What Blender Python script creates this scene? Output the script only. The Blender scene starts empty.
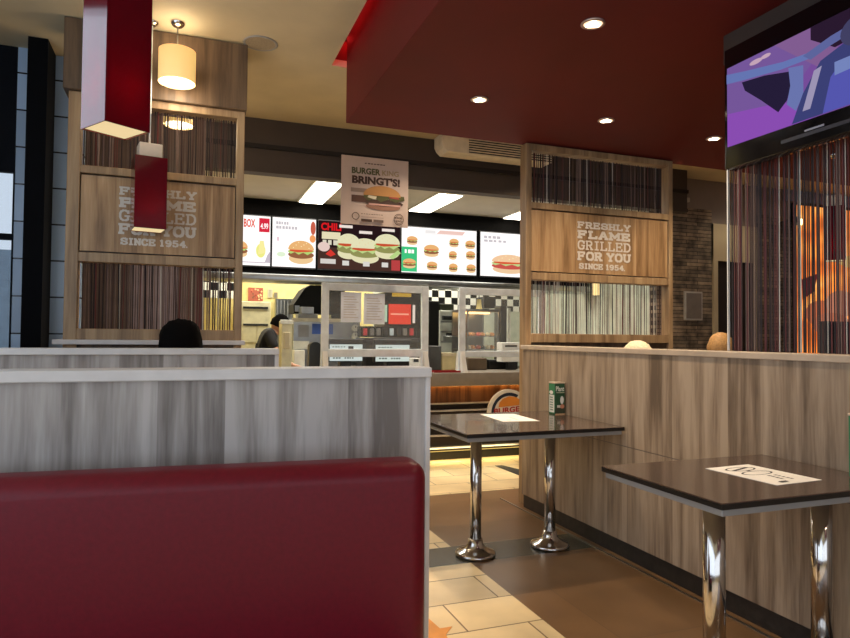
import bpy, bmesh, math, random
from mathutils import Vector, Matrix
random.seed(7)
C = bpy.context.scene
COL = C.collection
PI = math.pi
H = 1.3                                   # eye height
# ------------------------------------------------------------------ camera
FPX = 650.0
A, PT, RO = math.radians(20.3), math.radians(1.586), math.radians(0.5)
f = Vector((math.sin(A)*math.cos(PT), math.cos(A)*math.cos(PT), math.sin(PT)))
r0 = Vector((math.cos(A), -math.sin(A), 0)); u0 = r0.cross(f)
r = r0*math.cos(RO) + u0*math.sin(RO); up = r.cross(f)
cd = bpy.data.cameras.new('camera'); cam = bpy.data.objects.new('camera', cd); COL.objects.link(cam)
cam.matrix_world = Matrix(((r.x, up.x, -f.x, 0), (r.y, up.y, -f.y, 0), (r.z, up.z, -f.z, H), (0, 0, 0, 1)))
cd.sensor_width = 36; cd.lens = 36*FPX/850; cd.clip_start = .004; cd.clip_end = 100
C.camera = cam
EYE = Vector((0, 0, H))
def ray(u, v): return f + r*((u-425)/FPX) + up*((319-v)/FPX)
def atY(u, v, Y): d = ray(u, v); return EYE + d*(Y/d.y)
def atX(u, v, X): d = ray(u, v); return EYE + d*(X/d.x)
def atZ(u, v, Z): d = ray(u, v); return EYE + d*((Z-H)/d.z)
# ------------------------------------------------------------------ materials
def lin(c):
    return tuple(((x/255)/12.92 if x/255 <= .04045 else ((x/255+.055)/1.055)**2.4) for x in c[:3])
MATS = {}
def nodes_of(name):
    m = bpy.data.materials.new(name); m.use_nodes = True
    nt = m.node_tree; return m, nt, nt.nodes['Principled BSDF']
def ramp(nt, stops):
    n = nt.nodes.new('ShaderNodeValToRGB'); e = n.color_ramp.elements
    while len(e) < len(stops): e.new(.5)
    for k, (p, c) in enumerate(stops): e[k].position = p; e[k].color = (*lin(c), 1)
    return n
def mapped(nt, scale, kind='Object'):
    t = nt.nodes.new('ShaderNodeTexCoord'); m = nt.nodes.new('ShaderNodeMapping')
    m.inputs['Scale'].default_value = scale; nt.links.new(t.outputs[kind], m.inputs['Vector']); return m
def mat(name, c, rough=.5, metal=0, vary=.06, scale=9, coat=0, bump=0, spec=None):
    if name in MATS: return MATS[name]
    m, nt, b = nodes_of(name)
    mp = mapped(nt, (scale,)*3); n = nt.nodes.new('ShaderNodeTexNoise'); n.inputs['Detail'].default_value = 4
    n.inputs['Scale'].default_value = 1
    nt.links.new(mp.outputs[0], n.inputs['Vector'])
    lo = tuple(max(0, x*(1-vary)) for x in c); hi = tuple(min(255, x*(1+vary)) for x in c)
    rp = ramp(nt, [(.3, lo), (.7, hi)]); nt.links.new(n.outputs['Fac'], rp.inputs[0]); nt.links.new(rp.outputs[0], b.inputs['Base Color'])
    b.inputs['Roughness'].default_value = rough; b.inputs['Metallic'].default_value = metal
    b.inputs['Coat Weight'].default_value = coat
    if spec is not None: b.inputs['Specular IOR Level'].default_value = spec
    if bump:
        bn = nt.nodes.new('ShaderNodeBump'); bn.inputs['Strength'].default_value = bump; bn.inputs['Distance'].default_value = .01
        nt.links.new(n.outputs['Fac'], bn.inputs['Height']); nt.links.new(bn.outputs[0], b.inputs['Normal'])
    MATS[name] = m; return m
def emit(c, s=1.0):
    k = 'glow_%d_%d_%d_%s' % (*c, s)
    if k in MATS: return MATS[k]
    m = bpy.data.materials.new(k); m.use_nodes = True; nt = m.node_tree; nt.nodes.clear()
    o = nt.nodes.new('ShaderNodeOutputMaterial'); e = nt.nodes.new('ShaderNodeEmission')
    e.inputs[0].default_value = (*lin(c), 1); e.inputs[1].default_value = s; nt.links.new(e.outputs[0], o.inputs[0])
    MATS[k] = m; return m
def ink(c):
    return mat('ink_%d_%d_%d' % tuple(c), c, .7, vary=.02)
def wood(name, dark, mid, light, axis='xy', plank=.19, rough=.45, stretch=1.0):
    """vertical-grain laminate; planks along the run of the panel"""
    m, nt, b = nodes_of(name); L = nt.links.new; N = nt.nodes.new
    t = N('ShaderNodeTexCoord'); sp = N('ShaderNodeSeparateXYZ'); L(t.outputs['Object'], sp.inputs[0])
    add = N('ShaderNodeMath'); add.operation = 'ADD'; L(sp.outputs[0], add.inputs[0]); L(sp.outputs[1], add.inputs[1])
    dv = N('ShaderNodeMath'); dv.operation = 'DIVIDE'; L(add.outputs[0], dv.inputs[0]); dv.inputs[1].default_value = plank
    fl = N('ShaderNodeMath'); fl.operation = 'FLOOR'; L(dv.outputs[0], fl.inputs[0])
    wn = N('ShaderNodeTexWhiteNoise'); wn.noise_dimensions = '1D'; L(fl.outputs[0], wn.inputs['W'])
    ml = N('ShaderNodeMath'); ml.operation = 'MULTIPLY'; L(wn.outputs[0], ml.inputs[0]); ml.inputs[1].default_value = 7
    cb = N('ShaderNodeCombineXYZ'); L(add.outputs[0], cb.inputs[0]); L(ml.outputs[0], cb.inputs[1])
    zs = N('ShaderNodeMath'); zs.operation = 'MULTIPLY'; L(sp.outputs[2], zs.inputs[0]); zs.inputs[1].default_value = .07*stretch; L(zs.outputs[0], cb.inputs[2])
    n1 = N('ShaderNodeTexNoise'); n1.inputs['Scale'].default_value = 14; n1.inputs['Detail'].default_value = 5; n1.inputs['Distortion'].default_value = .6; L(cb.outputs[0], n1.inputs['Vector'])
    n2 = N('ShaderNodeTexNoise'); n2.inputs['Scale'].default_value = 90; n2.inputs['Detail'].default_value = 2; L(cb.outputs[0], n2.inputs['Vector'])
    mx = N('ShaderNodeMath'); mx.operation = 'MULTIPLY_ADD'; L(n2.outputs[0], mx.inputs[0]); mx.inputs[1].default_value = .25; L(n1.outputs[0], mx.inputs[2])
    pv = N('ShaderNodeMath'); pv.operation = 'MULTIPLY_ADD'; L(wn.outputs[0], pv.inputs[0]); pv.inputs[1].default_value = .16; L(mx.outputs[0], pv.inputs[2])
    rp = ramp(nt, [(.48, dark), (.66, mid), (.86, light)]); L(pv.outputs[0], rp.inputs[0]); L(rp.outputs[0], b.inputs['Base Color'])
    b.inputs['Roughness'].default_value = rough
    MATS[name] = m; return m
def glass(name, tint=(235, 240, 240), alpha=.12):
    m, nt, b = nodes_of(name)
    b.inputs['Base Color'].default_value = (*lin(tint), 1); b.inputs['Roughness'].default_value = .03; b.inputs['Alpha'].default_value = alpha
    MATS[name] = m; return m
W_GREY = wood('grey_oak_laminate', (112, 104, 98), (154, 147, 141), (184, 178, 173))
W_WARM_LIT = wood('warm_lit_oak_laminate', (104, 86, 69), (146, 125, 103), (174, 153, 129))  # same laminate as the grey one, with warm lamplight put into its colour
W_OAK = wood('golden_oak_laminate', (118, 87, 54), (158, 123, 83), (186, 152, 110), plank=.3)
W_FRAME = wood('oak_frame_veneer', (120, 94, 64), (150, 121, 86), (174, 145, 106), plank=.6)
W_DARK = wood('dark_walnut_panel', (62, 48, 34), (92, 72, 52), (112, 90, 66), plank=.5)
M_CAP = mat('pale_grey_edge_laminate', (208, 204, 200), .4, vary=.04)
M_KICK = mat('dark_kick_tile', (44, 40, 37), .35, vary=.2, scale=30)
M_CHROME = mat('polished_chrome', (205, 200, 195), .12, 1, vary=.02)
M_STEEL = mat('brushed_stainless_steel', (170, 172, 172), .3, 1, vary=.05)
M_ALU = mat('painted_aluminium', (150, 150, 150), .4, .3, vary=.03)
M_BLACK = mat('black_plastic', (16, 16, 17), .35, vary=.1)
M_TVB = mat('glossy_black_bezel', (10, 10, 12), .15, vary=.05)
M_WHITE = mat('white_plastic', (225, 224, 218), .4, vary=.03)
M_CREAM = mat('cream_paint', (200, 186, 152), .7, vary=.03, scale=3)
M_KCEIL = mat('kitchen_ceiling_paint', (190, 182, 165), .7, vary=.03, scale=3)
M_RED = mat('dark_red_ceiling_paint', (96, 24, 21), .62, vary=.05, scale=2, spec=.22)
M_BULK = mat('dark_taupe_paint', (70, 60, 52), .6, vary=.05, scale=3)
M_LEATHER = mat('burgundy_leatherette', (100, 7, 26), .42, vary=.05, scale=60, bump=.04, spec=.3)
M_PAPER = mat('white_paper', (238, 232, 222), .7, vary=.02)
M_SKIN = mat('skin', (196, 146, 118), .55, vary=.05)
M_SKIN2 = mat('photographer_skin', (190, 120, 88), .55, vary=.06)
# tabletop: dark brown glossy laminate
M_TOP = mat('dark_brown_glossy_tabletop', (74, 58, 50), .16, vary=.12, scale=70, coat=.4)
M_EDGE = mat('black_table_edge', (20, 17, 16), .3)
# ------------------------------------------------------------------ mesh helper
class MB:
    def __init__(s): s.bm = bmesh.new(); s.mats = []
    def mi(s, m):
        if m not in s.mats: s.mats.append(m)
        return s.mats.index(m)
    def _done(s, vs, m, smooth=False):
        k = s.mi(m)
        for fc in {x for v in vs for x in v.link_faces}: fc.material_index = k; fc.smooth = smooth
    def box(s, a, b, m, bev=0, seg=2, rot=None):
        a, b = Vector(a), Vector(b)
        g = bmesh.ops.create_cube(s.bm, size=1); vs = g['verts']; c = (a+b)/2; d = b-a
        for v in vs: v.co = Vector((v.co.x*abs(d.x), v.co.y*abs(d.y), v.co.z*abs(d.z)))
        s._done(vs, m)
        if bev:
            es = list({e for v in vs for e in v.link_edges})
            g2 = bmesh.ops.bevel(s.bm, geom=es, offset=bev, segments=seg, affect='EDGES', profile=.5)
            vs = list({v for fc in g2['faces'] for v in fc.verts} | {v for v in vs if v.is_valid})
            if seg > 1: s._done(vs, m, True)
        M = Matrix.Translation(c) @ (rot if rot else Matrix())
        for v in vs: v.co = M @ v.co
        return s
    def cyl(s, p0, p1, ra, m, rb=None, n=24, smooth=True, cap=True):
        p0, p1 = Vector(p0), Vector(p1); rb = ra if rb is None else rb; d = p1-p0
        q = d.to_track_quat('Z', 'Y').to_matrix()
        A1, B1 = [], []
        for k in range(n):
            t = 2*PI*k/n; e = Vector((math.cos(t), math.sin(t), 0))
            A1.append(s.bm.verts.new(p0+q@(e*ra))); B1.append(s.bm.verts.new(p1+q@(e*rb)))
        k = s.mi(m)
        for i in range(n):
            j = (i+1) % n; fc = s.bm.faces.new((A1[i], A1[j], B1[j], B1[i])); fc.material_index = k; fc.smooth = smooth
        if cap:
            for L in (A1[::-1], B1): fc = s.bm.faces.new(L); fc.material_index = k
        return s
    def lathe(s, c, prof, m, n=32, capb=False, sx=1, sy=1):
        c = Vector(c); rings = []; k = s.mi(m)
        for (rr, z) in prof:
            rings.append([s.bm.verts.new(c+Vector((rr*sx*math.cos(2*PI*i/n), rr*sy*math.sin(2*PI*i/n), z))) for i in range(n)])
        for a, b in zip(rings, rings[1:]):
            for i in range(n):
                j = (i+1) % n; fc = s.bm.faces.new((a[i], a[j], b[j], b[i])); fc.material_index = k; fc.smooth = True
        if capb:
            for L in (rings[0], rings[-1]): fc = s.bm.faces.new(L); fc.material_index = k
        return s
    def ball(s, c, rad, m, n=16, sc=(1, 1, 1)):
        g = bmesh.ops.create_uvsphere(s.bm, u_segments=n, v_segments=max(6, n//2), radius=1)
        for v in g['verts']: v.co = Vector(c)+Vector((v.co.x*rad*sc[0], v.co.y*rad*sc[1], v.co.z*rad*sc[2]))
        s._done(g['verts'], m, True); return s
    def quad(s, pts, m):
        fc = s.bm.faces.new([s.bm.verts.new(p) for p in pts]); fc.material_index = s.mi(m); return s
    def prism(s, pts, off, m):
        """extrude the polygon pts by the vector off"""
        off = Vector(off); k = s.mi(m); a = [s.bm.verts.new(p) for p in pts]; b = [s.bm.verts.new(Vector(p)+off) for p in pts]; n = len(a)
        fs = [s.bm.faces.new(a), s.bm.faces.new(b[::-1])]+[s.bm.faces.new((a[i], b[i], b[(i+1) % n], a[(i+1) % n])) for i in range(n)]
        for x in fs: x.material_index = k
        bmesh.ops.recalc_face_normals(s.bm, faces=fs); return s
    def tube(s, pts, rad, m, n=10):
        for a, b in zip(pts, pts[1:]): s.cyl(a, b, rad, m, n=n)
        for p in pts[1:-1]: s.ball(p, rad*1.0, m, n=8)
        return s
    def build(s, name, parent=None, local=False, recalc=True):
        if recalc: bmesh.ops.recalc_face_normals(s.bm, faces=s.bm.faces[:])
        if parent is not None and not local:
            # author in world coordinates, store relative to the thing's base
            top = parent; M = Matrix()
            chain = []
            while top is not None: chain.append(top); top = top.parent
            for o in reversed(chain): M = M @ o.matrix_basis
            s.bm.transform(M.inverted())
        me = bpy.data.meshes.new(name); s.bm.to_mesh(me); s.bm.free()
        for m in s.mats: me.materials.append(m)
        o = bpy.data.objects.new(name, me); COL.objects.link(o)
        if parent is not None: o.parent = parent
        return o
def thing(name, label, cat, loc=(0, 0, 0), rz=0, group=None):
    o = bpy.data.objects.new(name, None); COL.objects.link(o); o.location = loc; o.rotation_euler = (0, 0, rz); o.empty_display_size = .1
    o['label'] = label; o['category'] = cat
    if group: o['group'] = group
    return o
def tag(o, label, cat, group=None):
    o['label'] = label; o['category'] = cat
    if group: o['group'] = group
    return o
def struct(name, mb, label=None):
    o = mb.build(name); o['kind'] = 'structure'
    if label: o['label'] = label
    return o
def dup(root, loc, label=None, rz=None, group=None):
    c = root.copy(); COL.objects.link(c); c.location = loc
    if rz is not None: c.rotation_euler = (0, 0, rz)
    if label: c['label'] = label
    if group: c['group'] = group
    for ch in list(root.children):
        d = ch.copy(); COL.objects.link(d); d.parent = c
        for g in list(ch.children): e = g.copy(); COL.objects.link(e); e.parent = d
    return c
# ------------------------------------------------------------------ flat artwork (posters, screens, signs)
def text2d(s, bold=.0):
    cu = bpy.data.curves.new('t', 'FONT'); cu.body = s; cu.offset = bold; cu.resolution_u = 3; cu.fill_mode = 'BOTH'
    o = bpy.data.objects.new('t', cu); COL.objects.link(o)
    me = bpy.data.meshes.new_from_object(o)
    vs = [(v.co.x, v.co.y) for v in me.vertices]; fs = [tuple(p.vertices) for p in me.polygons]
    bpy.data.objects.remove(o); bpy.data.curves.remove(cu); bpy.data.meshes.remove(me); return vs, fs
class Art(MB):
    """2-D picture on a real flat surface: O = lower-left corner, U and V = full-width and full-height vectors, towards = outward normal"""
    def __init__(s, O, U, V, glow=None, thick=.0006):
        super().__init__(); s.O, s.U, s.V = Vector(O), Vector(U), Vector(V); s.N = s.U.cross(s.V).normalized(); s.lay = 1; s.glow = glow; s.t = thick
        s.asp = s.U.length/s.V.length
    def p(s, x, y): return s.O + s.U*x + s.V*y + s.N*(s.lay*s.t)
    def m(s, c): return emit(c, s.glow) if s.glow else ink(c)
    def poly(s, pts, c): s.quad([s.p(*q) for q in pts], s.m(c)); s.lay += 1; return s
    def rect(s, x0, y0, x1, y1, c): return s.poly([(x0, y0), (x1, y0), (x1, y1), (x0, y1)], c)
    def ell(s, x, y, rx, ry, c, n=28, a0=0, a1=2*PI): return s.poly([(x+rx*math.cos(a0+(a1-a0)*k/n), y+ry*math.sin(a0+(a1-a0)*k/n)) for k in range(n if a1-a0 > 6.2 else n+1)], c)
    def ring(s, x, y, rx, ry, w, c, n=40, a0=0, a1=2*PI):
        k = s.mi(s.m(c)); q = []
        for i in range(n+1):
            t = a0+(a1-a0)*i/n
            q.append((s.bm.verts.new(s.p(x+rx*math.cos(t), y+ry*math.sin(t))), s.bm.verts.new(s.p(x+rx*(1-w)*math.cos(t), y+ry*(1-w)*math.sin(t)))))
        for a, b in zip(q, q[1:]): fc = s.bm.faces.new((a[0], b[0], b[1], a[1])); fc.material_index = k
        s.lay += 1; return s
    def text(s, t, x0, y0, x1, y1, c, bold=.02, tilt=0):
        vs, fs = text2d(t, bold); xs = [v[0] for v in vs]; ys = [v[1] for v in vs]
        X0, X1, Y0, Y1 = min(xs), max(xs), min(ys), max(ys); k = s.mi(s.m(c)); nv = []
        for a, b in vs:
            x = x0+(a-X0)/(X1-X0)*(x1-x0); y = y0+(b-Y0)/(Y1-Y0)*(y1-y0)+tilt*((a-X0)/(X1-X0)-.5)
            nv.append(s.bm.verts.new(s.p(x, y)))
        for fa in fs:
            try: fc = s.bm.faces.new([nv[i] for i in fa]); fc.material_index = k
            except ValueError: pass
        s.lay += 1; return s
    def bars(s, x0, y0, x1, y1, c, n=6):
        w = (x1-x0)/n
        for k in range(n): s.rect(x0+k*w, y0, x0+k*w+w*random.uniform(.55, .85), y1, c); s.lay -= 1
        s.lay += 1; return s
    def burger(s, x, y, w, h, c=((196, 140, 72), (120, 170, 70), (110, 62, 40), (205, 160, 100)), seeds=True):
        s.ell(x, y-h*.28, w*.47, h*.22, c[3]); s.ell(x, y-h*.12, w*.5, h*.16, c[2])
        s.poly([(x-w*.52, y+h*.0), (x-w*.4, y-h*.1), (x-w*.25, y-h*.02), (x-w*.1, y-h*.12), (x+w*.08, y-h*.03), (x+w*.25, y-h*.12), (x+w*.4, y-h*.02), (x+w*.52, y+h*.02), (x+w*.4, y+h*.12), (x-w*.4, y+h*.12)], c[1])
        s.poly([(x-w*.45, y+h*.02), (x-w*.15, y-h*.03), (x+w*.2, y+h*.0), (x+w*.46, y+h*.04), (x+w*.4, y+h*.14), (x-w*.4, y+h*.14)], (206, 84, 52))
        s.ell(x, y+h*.08, w*.5, h*.38, c[0], a0=0, a1=PI)
        if seeds:
            for k in range(7): s.ell(x-w*.3+k*w*.1, y+h*(.22+.09*(k % 3)-abs(k-3)*.02), w*.02, h*.025, (240, 220, 170), n=8); s.lay -= 1
            s.lay += 1
        return s
    def build(s, name, parent=None, local=False): return super().build(name, parent, local, recalc=False)
# slab-serif stroke letters for the painted slogan
G = {
 'F': [[(.15, 0), (.15, 1)], [(0, 1), (.85, 1)], [(.15, .52), (.65, .52)], [(.85, 1), (.85, .8)], [(.65, .62), (.65, .42)], [(0, 0), (.4, 0)]],
 'R': [[(.15, 0), (.15, 1)], [(0, 1), (.6, 1), (.78, .9), (.82, .76), (.78, .6), (.6, .5), (.15, .5)], [(.5, .5), (.85, 0)], [(0, 0), (.35, 0)], [(.68, 0), (1, 0)]],
 'E': [[(.15, 0), (.15, 1)], [(0, 1), (.85, 1), (.85, .8)], [(.15, .52), (.65, .52)], [(.65, .62), (.65, .42)], [(0, 0), (.88, 0), (.88, .22)]],
 'S': [[(.85, .72), (.82, .9), (.62, 1), (.36, 1), (.14, .92), (.08, .75), (.16, .6), (.5, .5), (.84, .4), (.92, .24), (.84, .08), (.62, 0), (.36, 0), (.16, .08), (.1, .28)], [(.87, .98), (.87, .7)], [(.08, .3), (.08, .02)]],
 'H': [[(.18, 0), (.18, 1)], [(.82, 0), (.82, 1)], [(.18, .5), (.82, .5)], [(0, 0), (.36, 0)], [(.64, 0), (1, 0)], [(0, 1), (.36, 1)], [(.64, 1), (1, 1)]],
 'L': [[(.2, 0), (.2, 1)], [(.02, 1), (.42, 1)], [(.02, 0), (.88, 0), (.88, .25)]],
 'Y': [[(.12, 1), (.5, .48), (.88, 1)], [(.5, .48), (.5, 0)], [(0, 1), (.3, 1)], [(.7, 1), (1, 1)], [(.3, 0), (.7, 0)]],
 'A': [[(.12, 0), (.44, 1), (.56, 1), (.88, 0)], [(.24, .36), (.76, .36)], [(0, 0), (.3, 0)], [(.7, 0), (1, 0)]],
 'M': [[(.14, 0), (.14, 1), (.5, .3), (.86, 1), (.86, 0)], [(0, 0), (.3, 0)], [(.7, 0), (1, 0)], [(0, 1), (.16, 1)], [(.84, 1), (1, 1)]],
 'G': [[(.85, .74), (.8, .9), (.6, 1), (.38, 1), (.16, .88), (.08, .65), (.08, .35), (.16, .12), (.38, 0), (.62, 0), (.84, .1), (.84, .44)], [(.55, .44), (.98, .44)], [(.87, .98), (.87, .72)]],
 'I': [[(.5, 0), (.5, 1)], [(.2, 0), (.8, 0)], [(.2, 1), (.8, 1)]],
 'D': [[(.18, 0), (.18, 1)], [(0, 1), (.55, 1), (.8, .88), (.92, .65), (.92, .35), (.8, .12), (.55, 0), (0, 0)]],
 'O': [[(.36, 0), (.16, .12), (.08, .35), (.08, .65), (.16, .88), (.36, 1), (.64, 1), (.84, .88), (.92, .65), (.92, .35), (.84, .12), (.64, 0), (.36, 0)]],
 'U': [[(.16, 1), (.16, .3), (.26, .08), (.42, 0), (.58, 0), (.74, .08), (.84, .3), (.84, 1)], [(0, 1), (.34, 1)], [(.66, 1), (1, 1)]],
 'N': [[(.16, 0), (.16, 1), (.84, 0), (.84, 1)], [(0, 0), (.34, 0)], [(0, 1), (.16, 1)], [(.66, 1), (1, 1)]],
 'C': [[(.85, .72), (.8, .9), (.6, 1), (.38, 1), (.16, .88), (.08, .65), (.08, .35), (.16, .12), (.38, 0), (.62, 0), (.82, .1), (.88, .26)], [(.87, .98), (.87, .7)]],
 '1': [[(.25, .85), (.5, 1), (.5, 0)], [(.25, 0), (.75, 0)]],
 '9': [[(.2, .06), (.5, 0), (.76, .14), (.86, .4), (.86, .72), (.72, .95), (.5, 1), (.25, .95), (.12, .72), (.2, .52), (.45, .44), (.7, .5), (.86, .65)]],
 '5': [[(.82, 1), (.22, 1), (.18, .55), (.5, .62), (.78, .52), (.86, .3), (.76, .08), (.5, 0), (.25, .03), (.12, .18)]],
 '4': [[(.68, 0), (.68, 1), (.1, .3), (.95, .3)], [(.5, 0), (.86, 0)]],
 '.': [[(.1, 0), (.2, 0)]], ' ': [],
}
def slab_text(mb, s, P, x0, y0, x1, y1, wt, m):
    """P(x, y) maps sign-plane metres to a world point; wt = stroke width"""
    adv = [(.45 if ch in ' .' else .8 if ch in 'I1' else 1.25 if ch == 'M' else 1) for ch in s]; tot = sum(adv)
    cw = (x1-x0)/tot; x = x0; k = mb.mi(m)
    for ch, a in zip(s, adv):
        mb.kk = getattr(mb, 'kk', 0)
        gx = x+cw*a*.07; gw = cw*a*.86
        for pl in G[ch]:
            q = [(gx+px*gw, y0+wt/2+py*(y1-y0-wt)) for px, py in pl]
            for (ax, ay), (bx, by) in zip(q, q[1:]):
                dx, dy = bx-ax, by-ay; l = math.hypot(dx, dy) or 1; dx, dy = dx/l, dy/l; e = wt*.5
                ww = wt*.5 if abs(dy) > .4 else wt*.38
                pts = [(ax-dx*e*.5-dy*ww, ay-dy*e*.5+dx*ww), (ax-dx*e*.5+dy*ww, ay-dy*e*.5-dx*ww), (bx+dx*e*.5+dy*ww, by+dy*e*.5-dx*ww), (bx+dx*e*.5-dy*ww, by+dy*e*.5+dx*ww)]
                mb.kk += 1; dv_ = Vector((0, -.00004*(mb.kk % 40), 0)); fc = mb.bm.faces.new([mb.bm.verts.new(Vector(P(*t))+dv_) for t in pts]); fc.material_index = k
                fc.normal_update()
                if fc.normal.y > 0: fc.normal_flip()
        x += cw*a
# ================================================================== SETTING
XR, YB = 9.6, -3.2
CEIL, KCZ, SOF = 3.30, 2.96, 2.85
XL = -1.9
# floor tiles
def tile_mat(name, c, mortar, rough, w=.6, h=.3, off=(0, .04), size=.004, vary=.05, kind='tile'):
    m, nt, b = nodes_of(name); L = nt.links.new
    t = nt.nodes.new('ShaderNodeTexCoord'); mp = nt.nodes.new('ShaderNodeMapping'); mp.inputs['Location'].default_value = (off[0], off[1], 0)
    L(t.outputs['Object'], mp.inputs[0]); br = nt.nodes.new('ShaderNodeTexBrick'); L(mp.outputs[0], br.inputs['Vector'])
    br.inputs['Color1'].default_value = (*lin(tuple(x*(1+vary) for x in c)), 1); br.inputs['Color2'].default_value = (*lin(tuple(x*(1-vary) for x in c)), 1)
    br.inputs['Mortar'].default_value = (*lin(mortar), 1); br.inputs['Scale'].default_value = 1; br.inputs['Mortar Size'].default_value = size
    br.inputs['Brick Width'].default_value = w; br.inputs['Row Height'].default_value = h; br.inputs['Mortar Smooth'].default_value = 0
    n = nt.nodes.new('ShaderNodeTexNoise'); n.inputs['Scale'].default_value = 2.2; n.inputs['Detail'].default_value = 6; L(t.outputs['Object'], n.inputs['Vector'])
    rp = ramp(nt, [(.3, (214, 214, 214)), (.7, (255, 255, 255))]); L(n.outputs[0], rp.inputs[0])
    mx = nt.nodes.new('ShaderNodeMix'); mx.data_type = 'RGBA'; mx.blend_type = 'MULTIPLY'; mx.inputs[0].default_value = 1
    L(br.outputs[0], mx.inputs[6]); L(rp.outputs[0], mx.inputs[7]); L(mx.outputs[2], b.inputs['Base Color'])
    b.inputs['Roughness'].default_value = rough; MATS[name] = m; return m
M_BEIGE = tile_mat('beige_floor_tile', (246, 220, 170), (130, 104, 72), .3)
M_BROWN = tile_mat('brown_concrete_floor_tile', (118, 88, 58), (96, 72, 50), .28, w=1.2, h=.6, size=.002)
M_BAND = tile_mat('grey_green_floor_tile', (82, 78, 64), (60, 56, 48), .25, w=.6, h=.3)
fl = MB()
def fq(x0, x1, y0, y1, m): fl.quad([(x0, y0, 0), (x1, y0, 0), (x1, y1, 0), (x0, y1, 0)], m)
BX = 1.575
fq(XL, BX, YB, 3.46, M_BEIGE); fq(XL, BX, 3.76, 5.02, M_BEIGE); fq(XL, XR, 5.02, 10.6, M_BEIGE)
fq(BX, 2.42, YB, 3.46, M_BROWN); fq(BX, 2.42, 3.76, 5.02, M_BROWN)
fq(2.42, XR, YB, 5.02, M_BROWN); fq(XL, 2.42, 3.46, 3.76, M_BAND)
bmesh.ops.remove_doubles(fl.bm, verts=fl.bm.verts[:], dist=1e-4)
struct('floor', fl)
tr = MB().box((2.415, YB+.1, 0), (2.427, 4.75, .006), M_STEEL); struct('trim_1', tr)
# ceilings: cream ceiling with the slot around the hanging red soffit
SX, SY = 1.075, 4.60                      # soffit corner
cl = MB(); OX, OY = .985, 4.70
cl.box((XL, YB, CEIL), (OX, 6.1, CEIL+.05), M_CREAM); cl.box((OX, OY, CEIL), (XR, 6.4, CEIL+.05), M_CREAM)
struct('ceiling', cl)
sf = MB().box((SX, YB+.05, SOF), (XR-.05, SY, 3.62), M_RED, bev=.004, seg=1); struct('ceiling_soffit', sf, 'dark red dropped ceiling with downlights above the tables')
up_c = MB().box((XL, YB, 3.62), (XR, 6.4, 3.66), M_RED); up_c.box((OX-.02, YB, CEIL+.05), (OX, OY, 3.62), M_RED); up_c.box((OX-.02, OY, CEIL+.05), (XR, OY+.02, 3.62), M_RED)
struct('ceiling_upper', up_c)
kc = MB().box((-.35, 6.22, KCZ), (5.7, 10.6, KCZ+.05), M_KCEIL); struct('ceiling_kitchen', kc)
bk = MB().box((.15, 6.1, 2.80), (5.55, 6.22, CEIL), M_BULK); bk.box((.15, 6.075, 3.02), (5.55, 6.1, 3.06), mat('black_gap_trim', (22, 17, 14), .6)); bk.box((.15, 6.085, 2.80), (5.55, 6.1, 2.84), M_BULK)
struct('wall_bulkhead', bk)
# kitchen shell
M_YELLOW = mat('pale_yellow_kitchen_wall', (226, 208, 140), .6, vary=.04)
M_KWALL = mat('pale_kitchen_wall', (196, 200, 184), .5, vary=.05)
kw = MB().box((-.4, 10.3, 0), (2.9, 10.4, KCZ), M_YELLOW); kw.box((2.9, 10.3, 0), (5.7, 10.4, KCZ), M_KWALL); struct('wall_back', kw)
struct('wall_kitchen_left', MB().box((-.46, 6.22, 0), (-.36, 10.4, KCZ), M_YELLOW))
struct('wall_kitchen_right', MB().box((5.6, 6.5, 0), (5.7, 10.4, KCZ), M_KWALL))
struct('wall_left_far', MB().box((-1.25, 6.1, 0), (.15, 6.22, CEIL), mat('brown_lounge_wall', (92, 76, 66), .6)).box((-.42, 6.085, 0), (-.06, 6.1, 2.6), mat('grey_lilac_wall_panel', (136, 122, 126), .6)))
# stone wall beside the counter, then plain wall with a door
def stone_mat():
    m, nt, b = nodes_of('stacked_ledge_stone'); L = nt.links.new
    t = nt.nodes.new('ShaderNodeTexCoord'); sp = nt.nodes.new('ShaderNodeSeparateXYZ'); L(t.outputs['Object'], sp.inputs[0]); cb = nt.nodes.new('ShaderNodeCombineXYZ'); L(sp.outputs[0], cb.inputs[0]); L(sp.outputs[2], cb.inputs[1])
    br = nt.nodes.new('ShaderNodeTexBrick'); L(cb.outputs[0], br.inputs['Vector']); br.inputs['Scale'].default_value = 1; br.inputs['Brick Width'].default_value = .46; br.inputs['Row Height'].default_value = .046
    br.inputs['Mortar Size'].default_value = .004; br.inputs['Color1'].default_value = (*lin((186, 168, 146)), 1); br.inputs['Color2'].default_value = (*lin((116, 108, 98)), 1); br.inputs['Mortar'].default_value = (*lin((70, 64, 58)), 1); br.offset = .37; br.inputs['Bias'].default_value = -.1
    n = nt.nodes.new('ShaderNodeTexNoise'); n.inputs['Scale'].default_value = 9; n.inputs['Detail'].default_value = 6; L(t.outputs['Object'], n.inputs['Vector'])
    rp = ramp(nt, [(.3, (130, 130, 130)), (.7, (255, 250, 240))]); L(n.outputs[0], rp.inputs[0])
    mx = nt.nodes.new('ShaderNodeMix'); mx.data_type = 'RGBA'; mx.blend_type = 'MULTIPLY'; mx.inputs[0].default_value = 1; L(br.outputs[0], mx.inputs[6]); L(rp.outputs[0], mx.inputs[7]); L(mx.outputs[2], b.inputs['Base Color'])
    bn = nt.nodes.new('ShaderNodeBump'); bn.inputs['Distance'].default_value = .03; bn.inputs['Strength'].default_value = .8; L(mx.outputs[2], bn.inputs['Height']); L(bn.outputs[0], b.inputs['Normal'])
    b.inputs['Roughness'].default_value = .85; return m
M_STONE = stone_mat()
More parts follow.
